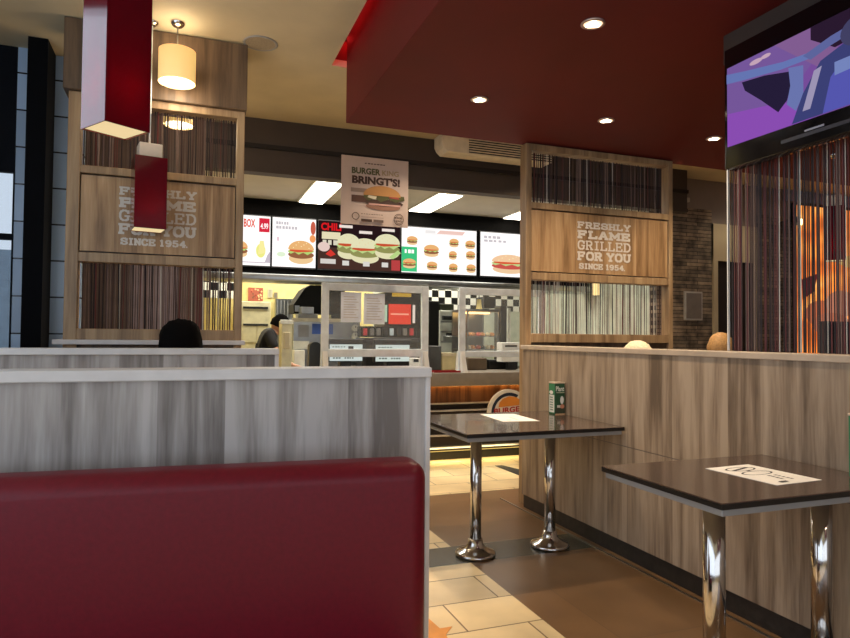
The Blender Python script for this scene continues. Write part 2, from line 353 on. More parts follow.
M_GREYW = mat('warm_grey_wall_paint', (138, 126, 116), .7, vary=.04, scale=3)
WY = 6.4
xs1 = atY(712, 300, WY).x; xs2 = atY(757, 300, WY).x; xs3 = atY(792, 300, WY).x; 
struct('wall_stone', MB().box((5.35, WY, 0), (xs1, WY+.12, 2.93), M_STONE))
struct('wall_stone_end', MB().box((xs2, WY-.02, 0), (xs3, WY+.12, 2.93), M_STONE))
pb_z = atY(870, 214, WY).z+.06
wr = MB().box((5.35, WY, 2.93), (XR, WY+.12, CEIL+.4), M_GREYW); wr.box((atY(784, 200, WY).x, WY-.02, pb_z), (XR, WY, 3.7), mat('pale_blue_grey_wall_paint', (150, 168, 212), .5)); wr.box((xs3, WY, 0), (XR, WY+.12, 2.93), M_GREYW); wr.box((xs1, WY, 2.75), (xs2, WY+.12, 2.93), M_GREYW)
struct('wall_right_far', wr)
dz = atY(735, 262, WY).z
dr = MB().box((xs1+.02, WY+.02, 0), (xs2-.02, WY+.08, 2.75), mat('dark_door_panel', (48, 42, 38), .5))
dr.box((xs1, WY-.03, 0), (xs1+.07, WY+.1, 2.75), M_CREAM); dr.box((xs2-.05, WY-.03, 0), (xs2, WY+.1, 2.75), M_CREAM); dr.box((xs1, WY-.02, dz), (xs2, WY+.06, 2.76), M_CREAM)
door = struct('door_1', dr)
hd = MB().box((xs1+.1, WY-.03, 1.0), (xs1+.13, WY+.02, 1.14), M_STEEL, bev=.004).build('door_handle', door)
struct('wall_right', MB().box((XR, YB, 0), (XR+.1, 6.5, 3.7), M_GREYW))
struct('wall_rear', MB().box((XL, YB-.1, 2.7), (XR, YB, 3.66), M_CREAM).box((XL, YB-.1, 0), (XR, YB, .5), M_CREAM).box((4.4, YB-.1, .5), (XR, YB, 2.7), M_CREAM))
# window wall behind the viewer and on the left
def window(name, fr, pane_pts, fm):
    o = MB()
    for a, b in fr: o.box(a, b, fm)
    w = struct(name, o); w2 = MB()
    for a, b in pane_pts: w2.box(a, b, glass('window_glass_'+name, (220, 230, 240), .08))
    w2.build('window_pane', w); return w
M_DARKF = mat('anthracite_window_frame', (16, 19, 26), .7, spec=.1)
window('window_2', [((XL, YB-.08, .5), (4.4, YB-.02, .56)), ((XL, YB-.08, 2.64), (4.4, YB-.02, 2.7))]+[((x, YB-.08, .5), (x+.07, YB-.02, 2.7)) for x in (XL, .2, 2.3, 4.33)], [((XL, YB-.055, .56), (4.4, YB-.045, 2.64))], M_DARKF)
window('window_3', [((XL-.06, YB, .5), (XL, 3.6, .56)), ((XL-.06, YB, 3.16), (XL, 3.6, 3.22))]+[((XL-.06, y, .5), (XL, y+.07, 3.22)) for y in (YB, -1.5, .2, 1.9, 3.53)], [((XL-.035, YB, .56), (XL-.025, 3.6, 3.16))], M_DARKF)
struct('wall_left', MB().box((XL-.1, YB, 0), (XL, 6.2, .5), M_GREYW).box((XL-.1, YB, 3.22), (XL, 6.2, 3.66), M_GREYW).box((XL-.1, 3.6, .5), (XL, 6.2, 3.22), M_GREYW))
# facade strip seen at the far left: pane, tiled pier, dark column, tiled pier
def tiled(name, c):
    m, nt, b = nodes_of(name); L = nt.links.new
    t = nt.nodes.new('ShaderNodeTexCoord'); sp = nt.nodes.new('ShaderNodeSeparateXYZ'); L(t.outputs['Object'], sp.inputs[0]); cb = nt.nodes.new('ShaderNodeCombineXYZ'); L(sp.outputs[0], cb.inputs[0]); L(sp.outputs[2], cb.inputs[1])
    br = nt.nodes.new('ShaderNodeTexBrick'); L(cb.outputs[0], br.inputs['Vector']); br.inputs['Scale'].default_value = 1; br.inputs['Brick Width'].default_value = .5; br.inputs['Row Height'].default_value = .26; br.offset = 0
    br.inputs['Mortar Size'].default_value = .006; br.inputs['Color1'].default_value = (*lin(c), 1); br.inputs['Color2'].default_value = (*lin(tuple(x*.85 for x in c)), 1); br.inputs['Mortar'].default_value = (*lin((28, 34, 44)), 1)
    L(br.outputs[0], b.inputs['Base Color']); b.inputs['Roughness'].default_value = .25; return m
M_BTILE = tiled('slate_blue_wall_tile', (176, 206, 240))
GY = 5.2
def gx(u): return atY(u, 250, GY).x
struct('wall_tiled_pier', MB().box((gx(13), GY, 0), (gx(27), GY+.1, CEIL), M_BTILE))
struct('trim_2', MB().box((gx(27), GY-.02, 0), (gx(29), GY+.1, CEIL), M_ALU))
struct('wall_dark_column', MB().box((gx(30), GY-.22, 0), (gx(49.5), GY+.1, CEIL), mat('black_column_paint', (8, 9, 13), .8, spec=.1)))
struct('wall_tiled_pier_inner', MB().box((gx(49), GY+.06, 0), (gx(80), GY+.14, CEIL), M_BTILE))
window('window_1', [((XL, GY, 0), (gx(13), GY+.06, .5)), ((XL, GY, 2.42), (gx(13), GY+.06, CEIL)), ((XL, GY, 1.95), (gx(13), GY+.06, 1.99)), ((gx(11.5), GY-.01, .5), (gx(13), GY+.06, 2.6))], [((XL, GY+.025, .5), (gx(13), GY+.035, 2.6))], M_DARKF)
# ------------------------------------------------------------------ outside: pale sky world
w = bpy.data.worlds.new('sky'); C.world = w; w.use_nodes = True
bgn = w.node_tree.nodes['Background']; bgn.inputs[0].default_value = (*lin((206, 222, 240)), 1); bgn.inputs[1].default_value = 1.1
o = MB().box((-5, 9, 0), (-1.4, 10, 2.3), mat('grey_blue_building_wall', (120, 140, 160), .8)); o = o.build('outside_building'); tag(o, 'low grey-blue building seen through the leftmost window', 'building')
# ================================================================== PARTITIONS
def partition(name, label, x0, x1, y0, y1, top, capz=.03, kick=None, lip=.012):
    t = thing(name, label, 'partition', ((x0+x1)/2, (y0+y1)/2, 0), group='wood laminate booth partitions')
    return t
PX = 2.462
t = thing('booth_partition', 'long warm-lit wooden booth partition running along the tables on the right', 'partition', (PX+.06, 2, 0))
p = MB(); p.box((PX, -1.5, .664), (PX+.13, 4.47, 1.212), W_WARM_LIT); p.box((PX+.002, -1.5, .659), (PX+.13, 4.47, .664), mat('panel_joint', (112, 98, 86), .5)); p.box((PX, -1.5, .10), (PX+.13, 4.47, .659), W_WARM_LIT); p.build('panel', t)
MB().box((PX-.012, -1.5, 1.212), (PX+.145, 4.485, 1.243), mat('pale_oak_cap', (186, 166, 144), .4), bev=.003, seg=1).build('cap', t)
MB().box((PX+.01, -1.49, 0), (PX+.12, 4.46, .10), M_KICK).build('kick_plate', t)
t = thing('booth_partition', 'near grey wooden partition directly behind the burgundy bench', 'partition', (-.3, 2.1, 0))
MB().box((-1.6, 2.06, .1), (.765, 2.16, 1.165), W_GREY).build('panel', t)
MB().box((-1.6, 2.04, 1.165), (.782, 2.18, 1.198), M_CAP, bev=.003, seg=1).build('cap', t)
MB().box((.765, 2.052, 0), (.782, 2.168, 1.165), M_CAP, bev=.002, seg=1).build('end_trim', t)
MB().box((-1.6, 2.08, 0), (.765, 2.14, .1), M_KICK).build('kick_plate', t)
e2 = atY(279.5, 348, 3.3).x
t = thing('booth_partition', 'lower-looking far grey partition in front of the left slatted divider', 'partition', (-.5, 3.35, 0))
MB().box((-1.8, 3.32, .1), (e2-.02, 3.42, 1.205), W_GREY).build('panel', t)
MB().box((-1.8, 3.30, 1.205), (e2, 3.44, 1.235), M_CAP, bev=.003, seg=1).build('cap', t)
MB().box((e2-.02, 3.312, 0), (e2, 3.428, 1.205), M_CAP, bev=.002, seg=1).build('end_trim', t)
MB().box((-1.8, 3.34, 0), (e2-.02, 3.40, .1), M_KICK).build('kick_plate', t)
# ================================================================== DIVIDERS with string curtains
M_STR = [mat('brown_string', (74, 52, 46), .7), mat('dark_string', (38, 28, 28), .7), mat('taupe_string', (120, 98, 88), .7), mat('pale_string', (196, 190, 176), .6), mat('wine_string', (96, 40, 38), .6)]
def strings(P, x0, x1, z0, z1, n, wts, rw=.0028, bunch=.4):
    """P(s, z, depth) -> point; n hanging cords"""
    mb = MB(); x = x0; step = (x1-x0)/n
    for k in range(n):
        m = random.choices(M_STR, wts)[0]; c = x0+(k+.5+random.uniform(-bunch, bunch))*step; ww = rw*random.uniform(.7, 1.7); dd = random.uniform(-.006, .006); sw = random.uniform(-.006, .006)
        k2 = mb.mi(m); a, b = [], []
        for (dx, dy) in ((-1, 0), (0, -1), (1, 0), (0, 1)):
            a.append(mb.bm.verts.new(P(c+sw+dx*ww, z0, dd+dy*ww))); b.append(mb.bm.verts.new(P(c+dx*ww, z1, dd+dy*ww)))
        for i in range(4): fc = mb.bm.faces.new((a[i], a[(i+1) % 4], b[(i+1) % 4], b[i])); fc.material_index = k2
    return mb
M_LET = mat('pale_silver_lettering', (205, 196, 182), .45, vary=.02)
def divider(label, x0, x1, yf, pl, pr, txt, strw, base_label=None, z_left=None):
    t = thing('divider_screen', label, 'divider', ((x0+x1)/2, yf+.05, 0)); D = .1
    for a, b in ((x0, x0+pl), (x1-pr, x1)): MB().box((a, yf, 0), (b, yf+D, 2.84), W_FRAME, bev=.003, seg=1).build('post', t)
    for a, b in ((2.79, 2.84), (2.325, 2.375), (1.76, 1.82), (1.265, 1.335)): MB().box((x0+pl, yf, a), (x1-pr, yf+D, b), W_FRAME, bev=.003, seg=1).build('rail', t)
    pn = MB().box((x0+pl+.006, yf+.012, 1.83), (x1-pr-.006, yf+.05, 2.315), W_OAK); pn = pn.build('sign_panel', t)
    MB().box((x0+pl, yf+.05, 1.82), (x1-pr, yf+.06, 2.325), M_BLACK).build('shadow_gap_backing', t)
    MB().box((x0+pl, yf+.03, 0), (x1-pr, yf+.07, 1.265), W_DARK).build('lower_panel', t)
    lt = MB(); P = lambda x, z: (x, yf+.0095, z)
    X0, X1, zt, zb = txt; h = zt-zb
    rows = [('FRESHLY', 1.0, .855, .016), ('FLAME', .83, .65, .022), ('GRILLED', .625, .43, .014), ('FOR YOU', .405, .215, .020), ('SINCE 1954.', .17, .045, .013)]
    for s, a, b, wt in rows:
        xb = X1 if s != 'SINCE 1954.' else X1-.09*(X1-X0)
        slab_text(lt, s, P, X0+(0.0 if s != 'SINCE 1954.' else .03*(X1-X0)), zb+b*h, xb, zb+a*h, wt*h/.4, M_LET)
    lt.build('lettering', pn, recalc=False)
    for z0, z1, wts, n in strw:
        o = strings(lambda x, z, d: (x, yf+.075+d, z), x0+pl+.01, x1-pr-.01, z0, z1, n, wts).build('string_curtain', t); o['kind'] = 'stuff'
    return t
Y4 = 4.5
rx0 = atY(526, 240, Y4).x; rx1 = atY(673, 240, Y4).x
ta, tb = atY(578, 216, Y4), atY(631.5, 277, Y4)
divider('tall wooden divider screen with string curtains standing behind the right partition', rx0, rx1, Y4, .05, .045, (ta.x, tb.x, 2.255, 1.845), [(2.375, 2.79, (5, 5, 3, 1, 1), 95), (1.335, 1.76, (3, 2, 3, 6, 1), 100)])
Y5 = 4.6
lx0 = atY(65, 240, Y5).x; lx1 = atY(243, 240, Y5).x
tc, td = atY(119, 190, Y5), atY(196, 250, Y5)
dv = divider('tall wooden divider screen with string curtains on the left behind the pendant lamps', lx0, lx1, Y5, .075, .05, (tc.x, td.x, 2.26, 1.86), [(2.375, 2.79, (6, 6, 3, 0, 1), 75), (1.335, 1.76, (7, 3, 5, 2, 1), 80)])
hx = atY(247, 80, Y5).x
MB().box((atY(64, 80, Y5).x, Y5-.04, 2.84), (hx, Y5+.30, 3.292), W_DARK, bev=.003, seg=1).build('header_box', dv)
MB().box((lx0-.05, Y5-.06, 1.235), (lx1+.02, Y5+.14, 1.265), M_CAP, bev=.003, seg=1).build('ledge', dv)
# free string curtain above right partition
cy1 = atX(729, 250, PX+.115).y
cur = thing('string_curtain', 'wine and brown string curtain hanging above the right partition behind the television', 'curtain', (PX+.115, 1.8, 1.245))
o = strings(lambda y, z, d: (PX+.115+d, y, z), .7, cy1, 1.245, 2.70, 350, (4, 6, 2, 1, 4), rw=.0021, bunch=2.2).build('cords', cur); o['kind'] = 'stuff'
MB().box((PX+.095, .7, 2.70), (PX+.135, cy1+.01, SOF-.001), mat('grey_brown_pelmet', (66, 54, 48), .5)).build('pelmet', cur)
MB().box((PX+.110, cy1, 1.245), (PX+.120, cy1+.008, 2.70), M_WHITE).build('end_rod', cur)
# ================================================================== TABLES
def table(label, x0, x1, y0, y1, poles, zt=.78, pr=.0385):
    t = thing('dining_table', label, 'table', ((x0+x1)/2, (y0+y1)/2, 0), group='pedestal dining tables')
    tp = MB().box((x0, y0, zt-.005), (x1, y1, zt), M_TOP, bev=.002, seg=1).build('tabletop', t)
    MB().box((x0+.001, y0+.001, zt-.022), (x1-.001, y1-.001, zt-.005), M_EDGE).build('edge_band', tp)
    MB().box((x0+.012, y0+.012, zt-.046), (x1-.012, y1-.012, zt-.022), M_ALU, bev=.002, seg=1).build('under_frame', t)
    for (px, py) in poles:
        q = MB().cyl((px, py, .055), (px, py, zt-.046), pr, M_CHROME, n=40).build('pole', t)
        MB().lathe((px, py, 0), [(.0, .002), (.118, .002), (.121, .008), (.121, .018), (.112, .026), (.085, .034), (.06, .05), (.046, .072), (.041, .1), (.0, .1)], M_CHROME, n=44).build('base_flange', t)
    return t
table('glossy dark brown pedestal table farther back, carrying the green box', 1.43, 2.447, 3.20, 4.08, [(1.655, 3.57), (2.165, 3.57)], pr=.034)
table('glossy dark brown pedestal table nearest the viewer at right', 1.59, 2.447, 1.60, 2.23, [(1.81, 1.86), (2.345, 1.86)], zt=.786)
# papers on the tables
def sheet(name, label, cpx, z, art, group=None):
    pts = [atZ(u, v, z) for u, v in cpx]      # lower-left, lower-right, upper-right, upper-left
    O = pts[0]; U = pts[1]-pts[0]; V = pts[3]-pts[0]
    c = (O + (U+V)*.5)
    t = thing(name, label, 'paper', (c.x, c.y, z))
    s = MB(); s.prism([O+Vector((0, 0, .0005)), O+U+Vector((0, 0, .0005)), O+U+V+Vector((0, 0, .0005)), O+V+Vector((0, 0, .0005))], (0, 0, .0008), M_PAPER); s.build('sheet', t)
    a = Art(O+Vector((0, 0, .0013)), U, V, thick=.0002); art(a); a.build('print', t); return t
def notice(a):
    k = (50, 44, 42)
    a.ring(.2, .5, .1, .32, .14, k); a.ring(.44, .5, .1, .32, .14, k); a.poly([(.13, .72), (.16, .78), (.27, .28), (.24, .22)], k)
    a.rect(.3, .46, .34, .54, k); a.bars(.6, .6, .86, .66, (120, 112, 106), 5); a.bars(.6, .45, .82, .51, (120, 112, 106), 4); a.rect(.88, .22, .93, .4, k)
def notice2(a):
    a.ring(.3, .55, .1, .25, .1, (170, 180, 190)); a.bars(.48, .5, .8, .58, (180, 176, 170), 5); a.rect(.83, .2, .87, .32, (60, 50, 46))
sheet('table_notice', 'white printed notice with black round symbols on the near table', [(705.4, 468.7), (777, 485.5), (820, 480.5), (748, 464.5)], .786, notice)
sheet('table_notice', 'white paper notice lying on the far table before the round sign', [(480, 414.5), (503, 421.7), (536, 420.7), (514, 414)], .78, notice2)
# green printed boxes
def carton(label, x, y, w, d, h, z=.78):
    t = thing('card_box', label, 'box', (x+w/2, y+d/2, z))
    MB().box((x, y, z+.0005), (x+w, y+d, z+h), mat('dark_green_card', (34, 74, 44), .45), bev=.003, seg=1).build('body', t)
    MB().box((x-.002, y-.002, z+h-.004), (x+w+.002, y+d+.002, z+h+.006), mat('pale_metal_lid', (196, 180, 160), .4, .5), bev=.002, seg=1).build('lid', t)
    a = Art((x, y, z), (w, 0, 0), (0, 0, h))
    a.rect(.02, .0, .98, .22, (54, 60, 40)); a.text('Plant', .08, .74, .9, .9, (226, 224, 206), .02); a.rect(.1, .69, .95, .705, (200, 196, 170)); a.ell(.68, .46, .18, .13, (214, 212, 204)); a.rect(.2, .22, .55, .3, (200, 196, 180)); a.ell(.7, .26, .22, .07, (182, 120, 90)); a.rect(0, 0, 1, .03, (190, 150, 110))
    a.build('front_print', t)
    b = Art((x, y+d, z), (0, -d, 0), (0, 0, h)); b.rect(.02, .02, .98, .98, (52, 120, 76)); b.rect(.1, .06, .9, .62, (226, 222, 210))
    for k in range(6): b.rect(.25, .12+k*.08, .75, .16+k*.08, (130, 150, 130))
    b.ell(.5, .7, .3, .06, (226, 222, 210)); b.build('side_print', t); return t
q = atZ(557, 411.5, .78)
carton('green printed card box with a pale lid standing on the far table', 2.372, 3.85, .078, .08, .213)
carton('green printed card box cut by the right edge of the view on the near table', 2.355, 1.669, .082, .085, .235, z=.786)
# ================================================================== BURGUNDY BENCH
RZ = math.radians(-5)
t = thing('booth_bench', 'burgundy leatherette booth bench with tall padded back in the foreground', 'bench', (.672, 1.885, 0), RZ)
def cushion(mb, a, b, m, rad, seg=6): mb.box(a, b, m, bev=rad, seg=seg)
c = MB(); cushion(c, (-1.95, -.15, .33), (0, 0, .945), M_LEATHER, .052, 8); bo = c.build('backrest', t, local=True)
c = MB(); cushion(c, (-1.95, -.66, .24), (0, -.14, .40), M_LEATHER, .035, 6); c.build('seat_cushion', t, local=True)
MB().box((-1.93, -.62, .0), (-.02, -.02, .25), mat('black_bench_plinth', (28, 24, 24), .5)).build('base', t, local=True)
# ================================================================== COUNTER
CY = 6.28
t = thing('service_counter', 'long grey-topped service counter with lit wooden front and dark horizontal rails', 'counter', (2.4, CY+.35, 0))
CT = atY(470, 372.5, CY).z
MB().box((-.3, CY-.02, CT-.14), (5.3, CY+.7, CT), mat('grey_counter_laminate', (138, 130, 118), .4), bev=.006, seg=2).build('worktop', t)
M_CF = wood('reddish_wood_counter_front', (88, 54, 30), (126, 80, 44), (150, 100, 58), plank=.12)
MB().box((-.28, CY+.12, .1), (5.28, CY+.6, CT-.14), mat('dark_counter_front', (44, 34, 29), .5)).build('front_panel', t)
MB().box((-.28, CY+.10, CT-.33), (5.28, CY+.125, CT-.14), M_CF).build('wood_strip', t)
for z in (.13, .26, .39, .52, CT-.335): MB().box((-.28, CY+.06, z), (5.28, CY+.12, z+.014), mat('pale_metal_rail', (206, 200, 190), .4, .2)).build('rail', t)
MB().box((-.28, CY+.16, 0), (5.28, CY+.55, .1), M_BLACK).build('plinth', t)
ls = MB().box((-.2, CY+.07, CT-.147), (5.2, CY+.09, CT-.1405), emit((255, 190, 100), 6)); ls.build('light_strip', t)
MB().box((-.2, CY+.13, .09), (5.2, CY+.155, .1), emit((255, 214, 120), 1.0)).build('base_light_strip', t)
# round sign
sc_ = atY(507, 412, CY-.05); SR = .245
t = thing('round_sign', 'round burger restaurant logo sign mounted on the counter front', 'sign', (sc_.x, CY-.02, sc_.z))
def disc(mb, c, rr, y0, y1, m): mb.cyl((c.x, y0, c.z), (c.x, y1, c.z), rr, m, n=48)
m_ = MB(); disc(m_, sc_, SR, CY-.10, CY-.06, mat('cream_sign_board', (232, 226, 212), .4)); m_.build('sign_disc', t)
m_ = MB().box((sc_.x-.05, CY-.061, sc_.z-.04), (sc_.x+.05, CY+.061, sc_.z+.04), M_STEEL); m_.build('bracket', t)
a = Art((sc_.x-SR, CY-.10, sc_.z-SR), (2*SR, 0, 0), (0, 0, 2*SR), thick=.0012)
a.ring(.5, .5, .43, .43, .16, (30, 42, 62), a0=math.radians(60), a1=math.radians(330))
a.poly([(.24, .62), (.26, .72), (.34, .80), (.5, .85), (.66, .83), (.78, .76), (.84, .66)], (222, 140, 52)); a.poly([(.2, .34), (.86, .38), (.8, .25), (.66, .16), (.46, .13), (.3, .2)], (222, 140, 52))
a.text('BURGER', .13, .50, .88, .62, (176, 42, 34), .035, tilt=.05); a.text('KING', .24, .36, .82, .49, (176, 42, 34), .035, tilt=.04); a.build('logo', t)
a = None
# floor items
a0_, a1_, a2_, a3_ = [atZ(u, v, 0) for u, v in ((495, 466), (519, 475.5), (519, 473), (502, 465.5))]
mk = MB().prism([x+Vector((0, 0, .001)) for x in (a0_, a1_, a1_+Vector((.2, .02, 0)), a3_)], (0, 0, .003), mat('black_floor_grating', (30, 26, 22), .6)); tag(mk.build('floor_grate'), 'narrow black floor grate set before the counter', 'grate')
pts = [(425, 616), (432, 622), (440, 629), (452, 627), (446, 635), (449, 642), (425, 645), (405, 640), (410, 625)]
mk = MB().prism([atZ(u, v, 0)+Vector((0, 0, .001)) for u, v in pts], (0, 0, .002), mat('orange_floor_vinyl', (226, 150, 62), .4)); tag(mk.build('floor_sticker'), 'jagged orange floor sticker beside the bench end', 'sticker')
# ================================================================== COUNTER GUARDS
M_GLS = glass('clear_acrylic', (230, 236, 236), .07)
M_GF = mat('grey_guard_frame', (222, 230, 234), .4)
def guard(label, u0, u1, v0, vm0, vm1, Y):
    a = atY(u0, v0, Y); b = atY(u1, v0, Y); m0 = atY(u0, vm0, Y).z; m1 = atY(u0, vm1, Y).z; W = .075; zt = atY((u0+u1)/2, v0, Y).z
    t = thing('counter_guard', label, 'counter guard', ((a.x+b.x)/2, Y+.02, CT), group='framed acrylic counter guards')
    for x in (a.x, b.x-W): MB().box((x, Y, CT), (x+W, Y+.03, zt), M_GF, bev=.003, seg=1).build('upright', t)
    MB().box((a.x+W, Y, zt-.075), (b.x-W, Y+.03, zt), M_GF, bev=.003, seg=1).build('top_rail', t)
    MB().box((a.x+W, Y, m1), (b.x-W, Y+.03, m0), M_GF, bev=.003, seg=1).build('middle_rail', t)
    MB().box((a.x+W, Y+.012, m0), (b.x-W, Y+.018, zt-.075), M_GLS).build('pane', t)
    for x in (a.x+.01, b.x-W+.01):
        MB().prism([(x, Y-.10+.0, CT), (x, Y+.12, CT), (x, Y+.08, CT+.22), (x, Y-.02, CT+.22)], (.05, 0, 0), M_WHITE).build('foot', t)
    return t
GYY = CY+.16
guard('grey framed counter guard with two papers taped on, left of the pair', 322, 429, 284.5, 349, 357, GYY)
guard('grey framed counter guard beside the right divider, with warming cabinet behind', 459.5, 545, 289, 351, 357, GYY)
for k, (u0_, u1_, v0_, v1_) in enumerate(((341, 361.5, 292.5, 322), (364, 385, 294, 324))):
    p0 = atY(u0_, v1_, GYY-.004); p1 = atY(u1_, v0_, GYY-.004)
    o = MB().box((p0.x, GYY-.0, p0.z), (p1.x, GYY+.010, p1.z), mat('grey_white_sheet', (226, 232, 244), .7))
    t = thing('taped_sheet', ('left one' if k == 0 else 'right one')+' of two printed sheets taped to the counter guard', 'paper', ((p0.x+p1.x)/2, GYY+.005, p0.z)); o.build('sheet', t)
    a = Art((p0.x, GYY, p0.z), (p1.x-p0.x, 0, 0), (0, 0, p1.z-p0.z), thick=.0015)
    for j in range(9): a.rect(.12, .15+j*.085, .86-.1*(j % 3), .175+j*.085, (196, 192, 190)); a.lay -= 1
    a.build('print', t)
# ================================================================== KITCHEN
YM = 8.0
# fascia holding the menu screens
zt_, zb_ = atY(400, 226, YM).z, atY(400, 272, YM).z
t = thing('menu_fascia', 'black fascia behind the menu screens with a steel lower rail', 'fascia', (2.6, YM+.15, 2.0))
MB().box((-.3, YM+.05, zb_-.10), (5.5, YM+.35, KCZ), mat('matt_black_fascia', (10, 9, 9), .85, spec=.1)).build('housing', t)
MB().box((-.3, YM-.12, zb_-.18), (5.5, YM+.36, zb_-.10), M_STEEL, bev=.01, seg=2).build('lower_rail', t)
def screen(label, u0, u1, v_tl, v_tr, h_px, paint, bg, glow=1.25):
    A_ = atY(u0, v_tl, YM); B_ = atY(u1, v_tr, YM); z1 = (A_.z+B_.z)/2; z0 = z1-h_px*A_.y/FPX*1.0
    z1, z0 = zt_, zb_
    t = thing('menu_screen', label, 'menu screen', ((A_.x+B_.x)/2, YM, z0), group='digital menu screens over the counter')
    MB().box((A_.x-.006, YM, z0-.015), (B_.x+.006, YM+.05, z1+.015), M_BLACK, bev=.003, seg=1).build('casing', t)
    a = Art((A_.x, YM, z0), (B_.x-A_.x, 0, 0), (0, 0, z1-z0), glow=glow, thick=.0012)
    a.rect(0, 0, 1, 1, bg); paint(a); a.build('display', t); return t
WHT = (255, 250, 248)
BC = ((222, 170, 110), (170, 200, 110), (140, 90, 60), (226, 190, 140))
def s1(a):
    a.text('KING BOX', .14, .76, .68, .93, (214, 70, 40), .03); a.rect(.76, .68, .98, .96, (205, 40, 60)); a.text('4.99', .79, .74, .95, .86, WHT, .02)
    a.burger(.38, .32, .3, .34, BC); a.ell(.8, .3, .1, .14, (226, 224, 130)); a.poly([(.74, .22), (.9, .26), (.86, .5), (.78, .5)], (236, 226, 150)); a.rect(.3, .05, .9, .07, (190, 180, 190)); a.poly([(.88, .06), (1, .06), (1, .3), (.94, .22)], (190, 180, 190))
def s2(a):
    a.bars(.08, .86, .38, .92, (190, 184, 188), 5); a.bars(.08, .77, .58, .83, (190, 184, 188), 7); a.burger(.66, .32, .6, .5, BC); a.ell(.93, .82, .06, .14, (190, 90, 70)); a.ell(.92, .6, .07, .08, (230, 150, 90)); a.bars(.1, .52, .16, .6, (220, 190, 200), 1); a.ell(.2, .25, .1, .05, (214, 230, 200))
def s3(a):
    a.rect(0, 0, 1, .45, (74, 50, 42)); a.text('CHILI', .03, .80, .27, .96, (226, 30, 36), .04); a.rect(.04, .62, .26, .77, (238, 228, 190)); a.bars(.05, .5, .24, .6, (226, 220, 196), 3)
    for x, y, w_ in ((.36, .5, .28), (.56, .42, .36), (.83, .54, .32)): a.burger(x, y, w_, .56, ((236, 232, 190), (196, 220, 140), (150, 150, 90), (236, 230, 186)))
    for x, y in ((.32, .9), (.56, .8), (.84, .88)): a.rect(x-.08, y-.03, x+.08, y+.03, (244, 230, 220))
    a.ell(.06, .45, .07, .1, (238, 210, 200)); a.poly([(.08, .3), (.14, .4), (.2, .3), (.14, .25)], (220, 60, 50))
    for x in (.32, .57, .8): a.rect(x-.04, .08, x+.04, .18, (226, 222, 214))
    a.rect(.02, .1, .2, .2, (220, 214, 206)); a.rect(.88, .02, .99, .24, (190, 70, 70)); a.poly([(.85, .3), (.9, .26), (1, .4), (.96, .46)], (190, 220, 140))
def s4(a):
    a.rect(0, .02, .2, .56, (60, 186, 120)); a.bars(.04, .42, .17, .5, WHT, 3); a.burger(.1, .2, .17, .22, BC)
    a.rect(.3, .88, .44, .95, (226, 222, 220)); a.poly([(.45, .88), (.8, .88), (.84, .96), (.5, .96)], (226, 190, 180)); a.rect(.04, .86, .95, .865, (200, 190, 190))
    for (x, y, w_) in ((.13, .7, .14), (.38, .5, .2), (.68, .7, .13), (.9, .68, .14), (.66, .42, .11), (.9, .44, .13), (.38, .16, .14), (.66, .14, .12), (.9, .14, .13)): a.burger(x, y, w_, .2 if w_ < .2 else .28, BC, seeds=False)
def s5(a):
    a.bars(.05, .86, .3, .92, (190, 184, 188), 4); a.bars(.05, .78, .4, .83, (190, 184, 188), 5); a.burger(.42, .3, .52, .46, ((230, 190, 150), (180, 200, 130), (190, 80, 70), (226, 190, 150))); a.ell(.68, .86, .08, .07, (190, 60, 60)); a.poly([(.6, .66), (.72, .68), (.68, .55)], (190, 60, 60)); a.rect(.8, .02, .806, .98, (220, 200, 196)); a.ell(.9, .4, .06, .1, (226, 220, 200))
screen('menu screen advertising a box meal with a red price badge, leftmost beside the left divider', 226, 274, 0, 0, 0, s1, WHT)
screen('white menu screen with one large burger, left of the dark one', 276, 319, 0, 0, 0, s2, WHT)
screen('dark menu screen showing three pale burgers under red lettering', 321.5, 402.5, 0, 0, 0, s3, (40, 24, 26), 1.0)
screen('white menu screen with a grid of burgers and a green block', 404, 478, 0, 0, 0, s4, WHT)
screen('white menu screen with a burger plate next to the right divider', 482, 548, 0, 0, 0, s5, WHT)
# kitchen fluorescent panels
LQ = [[(318, 182), (339, 183), (322, 206), (297, 205)], [(432, 194), (456, 194), (432, 215), (409, 214)], [(513, 210), (545, 209), (533, 222), (496, 221)]]
labs = ['long fluorescent ceiling panel above the leftmost menu screens', 'long fluorescent ceiling panel right of the hanging poster', 'fluorescent ceiling panel cut off by the right divider']
for (q_, lb) in zip(LQ, labs):
    P4 = [atZ(u, v, KCZ-.02) for u, v in q_]; cx = sum(p.x for p in P4)/4; y0_ = sum(p.y for p in P4[:2])/2; y1_ = sum(p.y for p in P4[2:])/2
    if y0_ > y1_: y0_, y1_ = y1_, y0_
    y1_ = min(y1_, 7.95); hw = .14
    t = thing('ceiling_light', lb, 'ceiling light', (cx, (y0_+y1_)/2, KCZ), group='fluorescent kitchen ceiling panels')
    MB().box((cx-hw-.02, y0_-.02, KCZ-.02), (cx+hw+.02, y1_+.02, KCZ-.001), M_WHITE).build('frame', t)
    MB().box((cx-hw, y0_, KCZ-.03), (cx+hw, y1_, KCZ-.02), emit((255, 244, 222), 9)).build('diffuser', t)
print('panel Y', y0_, y1_)
def kbox(name, label, cat, u0, u1, v0, v1, Y, D, m, parts=None, bev=.006, z0=None, group=None):
    a = atY(u0, v1, Y); b = atY(u1, v0, Y); zb = a.z if z0 is None else z0
    t = thing(name, label, cat, ((a.x+b.x)/2, Y+D/2, zb), group=group)
    MB().box((a.x, Y, zb), (b.x, Y+D, b.z), m, bev=bev, seg=1).build('body', t)
    return t, a.x, b.x, zb, b.z
